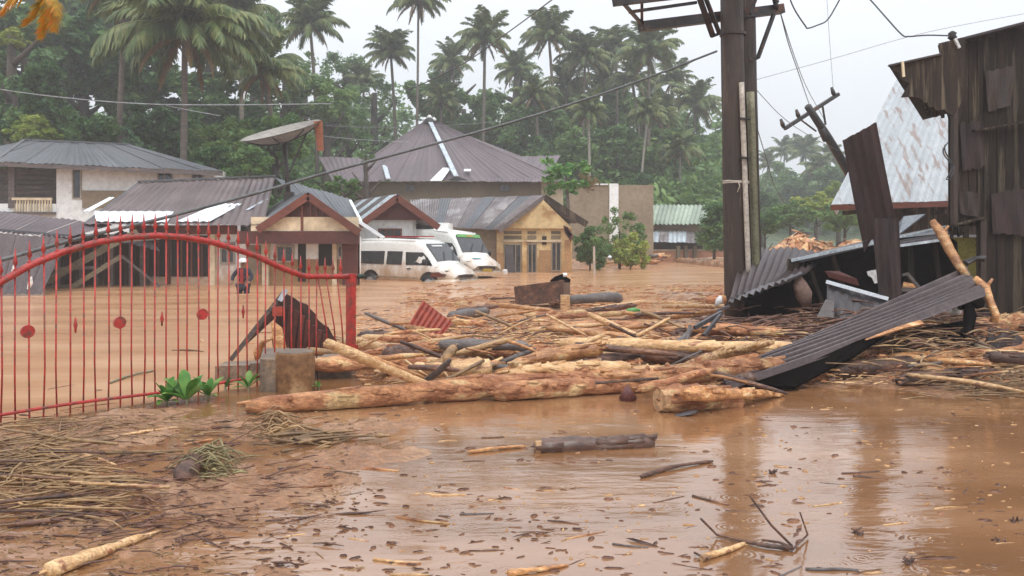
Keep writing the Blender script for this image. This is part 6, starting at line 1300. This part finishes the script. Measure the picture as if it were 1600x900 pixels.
chips('pale_wood_litter', 'fine pale wood litter between the logs', 1800, (555, 1640), (482, 605), .14, m_pale, 4, .14)
chips('dark_wood_litter', 'fine dark wood litter between the logs', 1800, (555, 1640), (480, 608), .15, m_barkdark, 5, .12)
chips('far_band_litter', 'fine brown wood litter drifting at the back edge of the log jam', 900, (620, 1140), (446, 482), .32, m_bark, 11, .05)
chips('bank_litter', 'fine litter on the left mud bank', 900, (-20, 560), (640, 960), .05, m_straw, 6)
chips('bank_dark_litter', 'fine dark litter on the left mud bank', 700, (-20, 600), (640, 960), .06, m_barkdark, 7)
# brown debris mound at the right, behind the wreck
t = thing('debris_mound', 'brown mound of torn roots and wood behind the black wreck', 'debris mound', (12.5, 35, -.3))
V, Fc = [], []; NX, NY = 40, 14
for j in range(NY):
    for i in range(NX):
        x = 9.5+6.5*i/(NX-1); y = 33.5+4*j/(NY-1); e = math.sin(PI*min(1, max(0, j/(NY-1)))); pk_ = math.exp(-((x-12.1)/.6)**2)*.75+.62*math.exp(-((x-14.2)/1.6)**2)+.35*math.exp(-((x-10.7)/1.)**2)
        V.append(Vector((x, y, -.3+e**.6*(1.62*min(1, max(0, (x-9.5)/1.9))+.50*math.exp(-((x-12.1)/.5)**2)+.12*math.sin(x*3.1))*(.86+.28*float(lat(np.array([x]), np.array([y]), 4., 2)[0])))))
for j in range(NY-1):
    for i in range(NX-1): a = j*NX+i; Fc.append((a, a+1, a+NX+1, a+NX))
mk('earth_body', (V, Fc), m_bark, t, True)
for i in range(120):
    x = g.uniform(9.8, 15.8); b_ = [v for v in V if abs(v.x-x) < .2 and v.y < 36]; p = g.choice(b_)+Vector((0, -.05, .02)); d = Vector((g.gauss(.4, .5), g.gauss(0, .2), g.gauss(0, .25))).normalized()*g.uniform(.2, .9)
    if i == 0: acc = {0: [], 1: [], 2: []}
    acc[i % 3].append(tube([p-d*.5, p+Vector((0, 0, .04)), p+d*.5], [.03, g.uniform(.02, .05), .015], 5, .2))
for k, m in enumerate((m_pale, m_orange, m_barkdark)): mk('tangled_branches', join(*acc[k]), m, t, True)['kind'] = 'stuff'
t = thing('far_rubble', 'heap of brown rubble and white scraps on the far bank before the concrete wall', 'rubble heap', P(960, 408, 50))
for i in range(40): c = P(g.uniform(905, 1030), g.uniform(398, 412), g.uniform(46, 52)); c.z = max(c.z, 0); mk('rubble_piece', tube([c, c+Vector((g.uniform(.3, 1.2), g.uniform(-.2, .2), g.uniform(-.05, .15)))], [g.uniform(.06, .2), g.uniform(.04, .12)], 6, .3), g.choice((m_bark, m_orange, m_barkdark, m_pale, m_greywood)), t, True)
single('tin_scrap', slab([P(945, 401, 47), P(965, 403, 47), P(966, 397, 48), P(948, 395, 48)], .04), m_light, 'white bent tin scrap on the far rubble heap', 'scrap')
single('thin_white_post', tube([P(929, 438, 36), P(928, 385, 36)], .05, 6), m_pipewhite, 'thin white post standing in the water right of the yellow house', 'post')

# ---------------------------------------------------------------- rain mist
hz = mk('haze', box(-330, 330, -30, 330, -2.5, 60), None, None, local=True); hz['kind'] = 'stuff'; hz['label'] = 'grey rain haze over the whole place'
m = bpy.data.materials.new('rain_haze'); m.use_nodes = True; n = m.node_tree; n.nodes.clear(); out = n.nodes.new('ShaderNodeOutputMaterial'); vp = n.nodes.new('ShaderNodeVolumePrincipled')
vp.inputs['Color'].default_value = (.95, .97, 1, 1); vp.inputs['Density'].default_value = .0017; vp.inputs['Anisotropy'].default_value = .2
n.links.new(vp.outputs[0], out.inputs['Volume']); hz.data.materials.append(m)
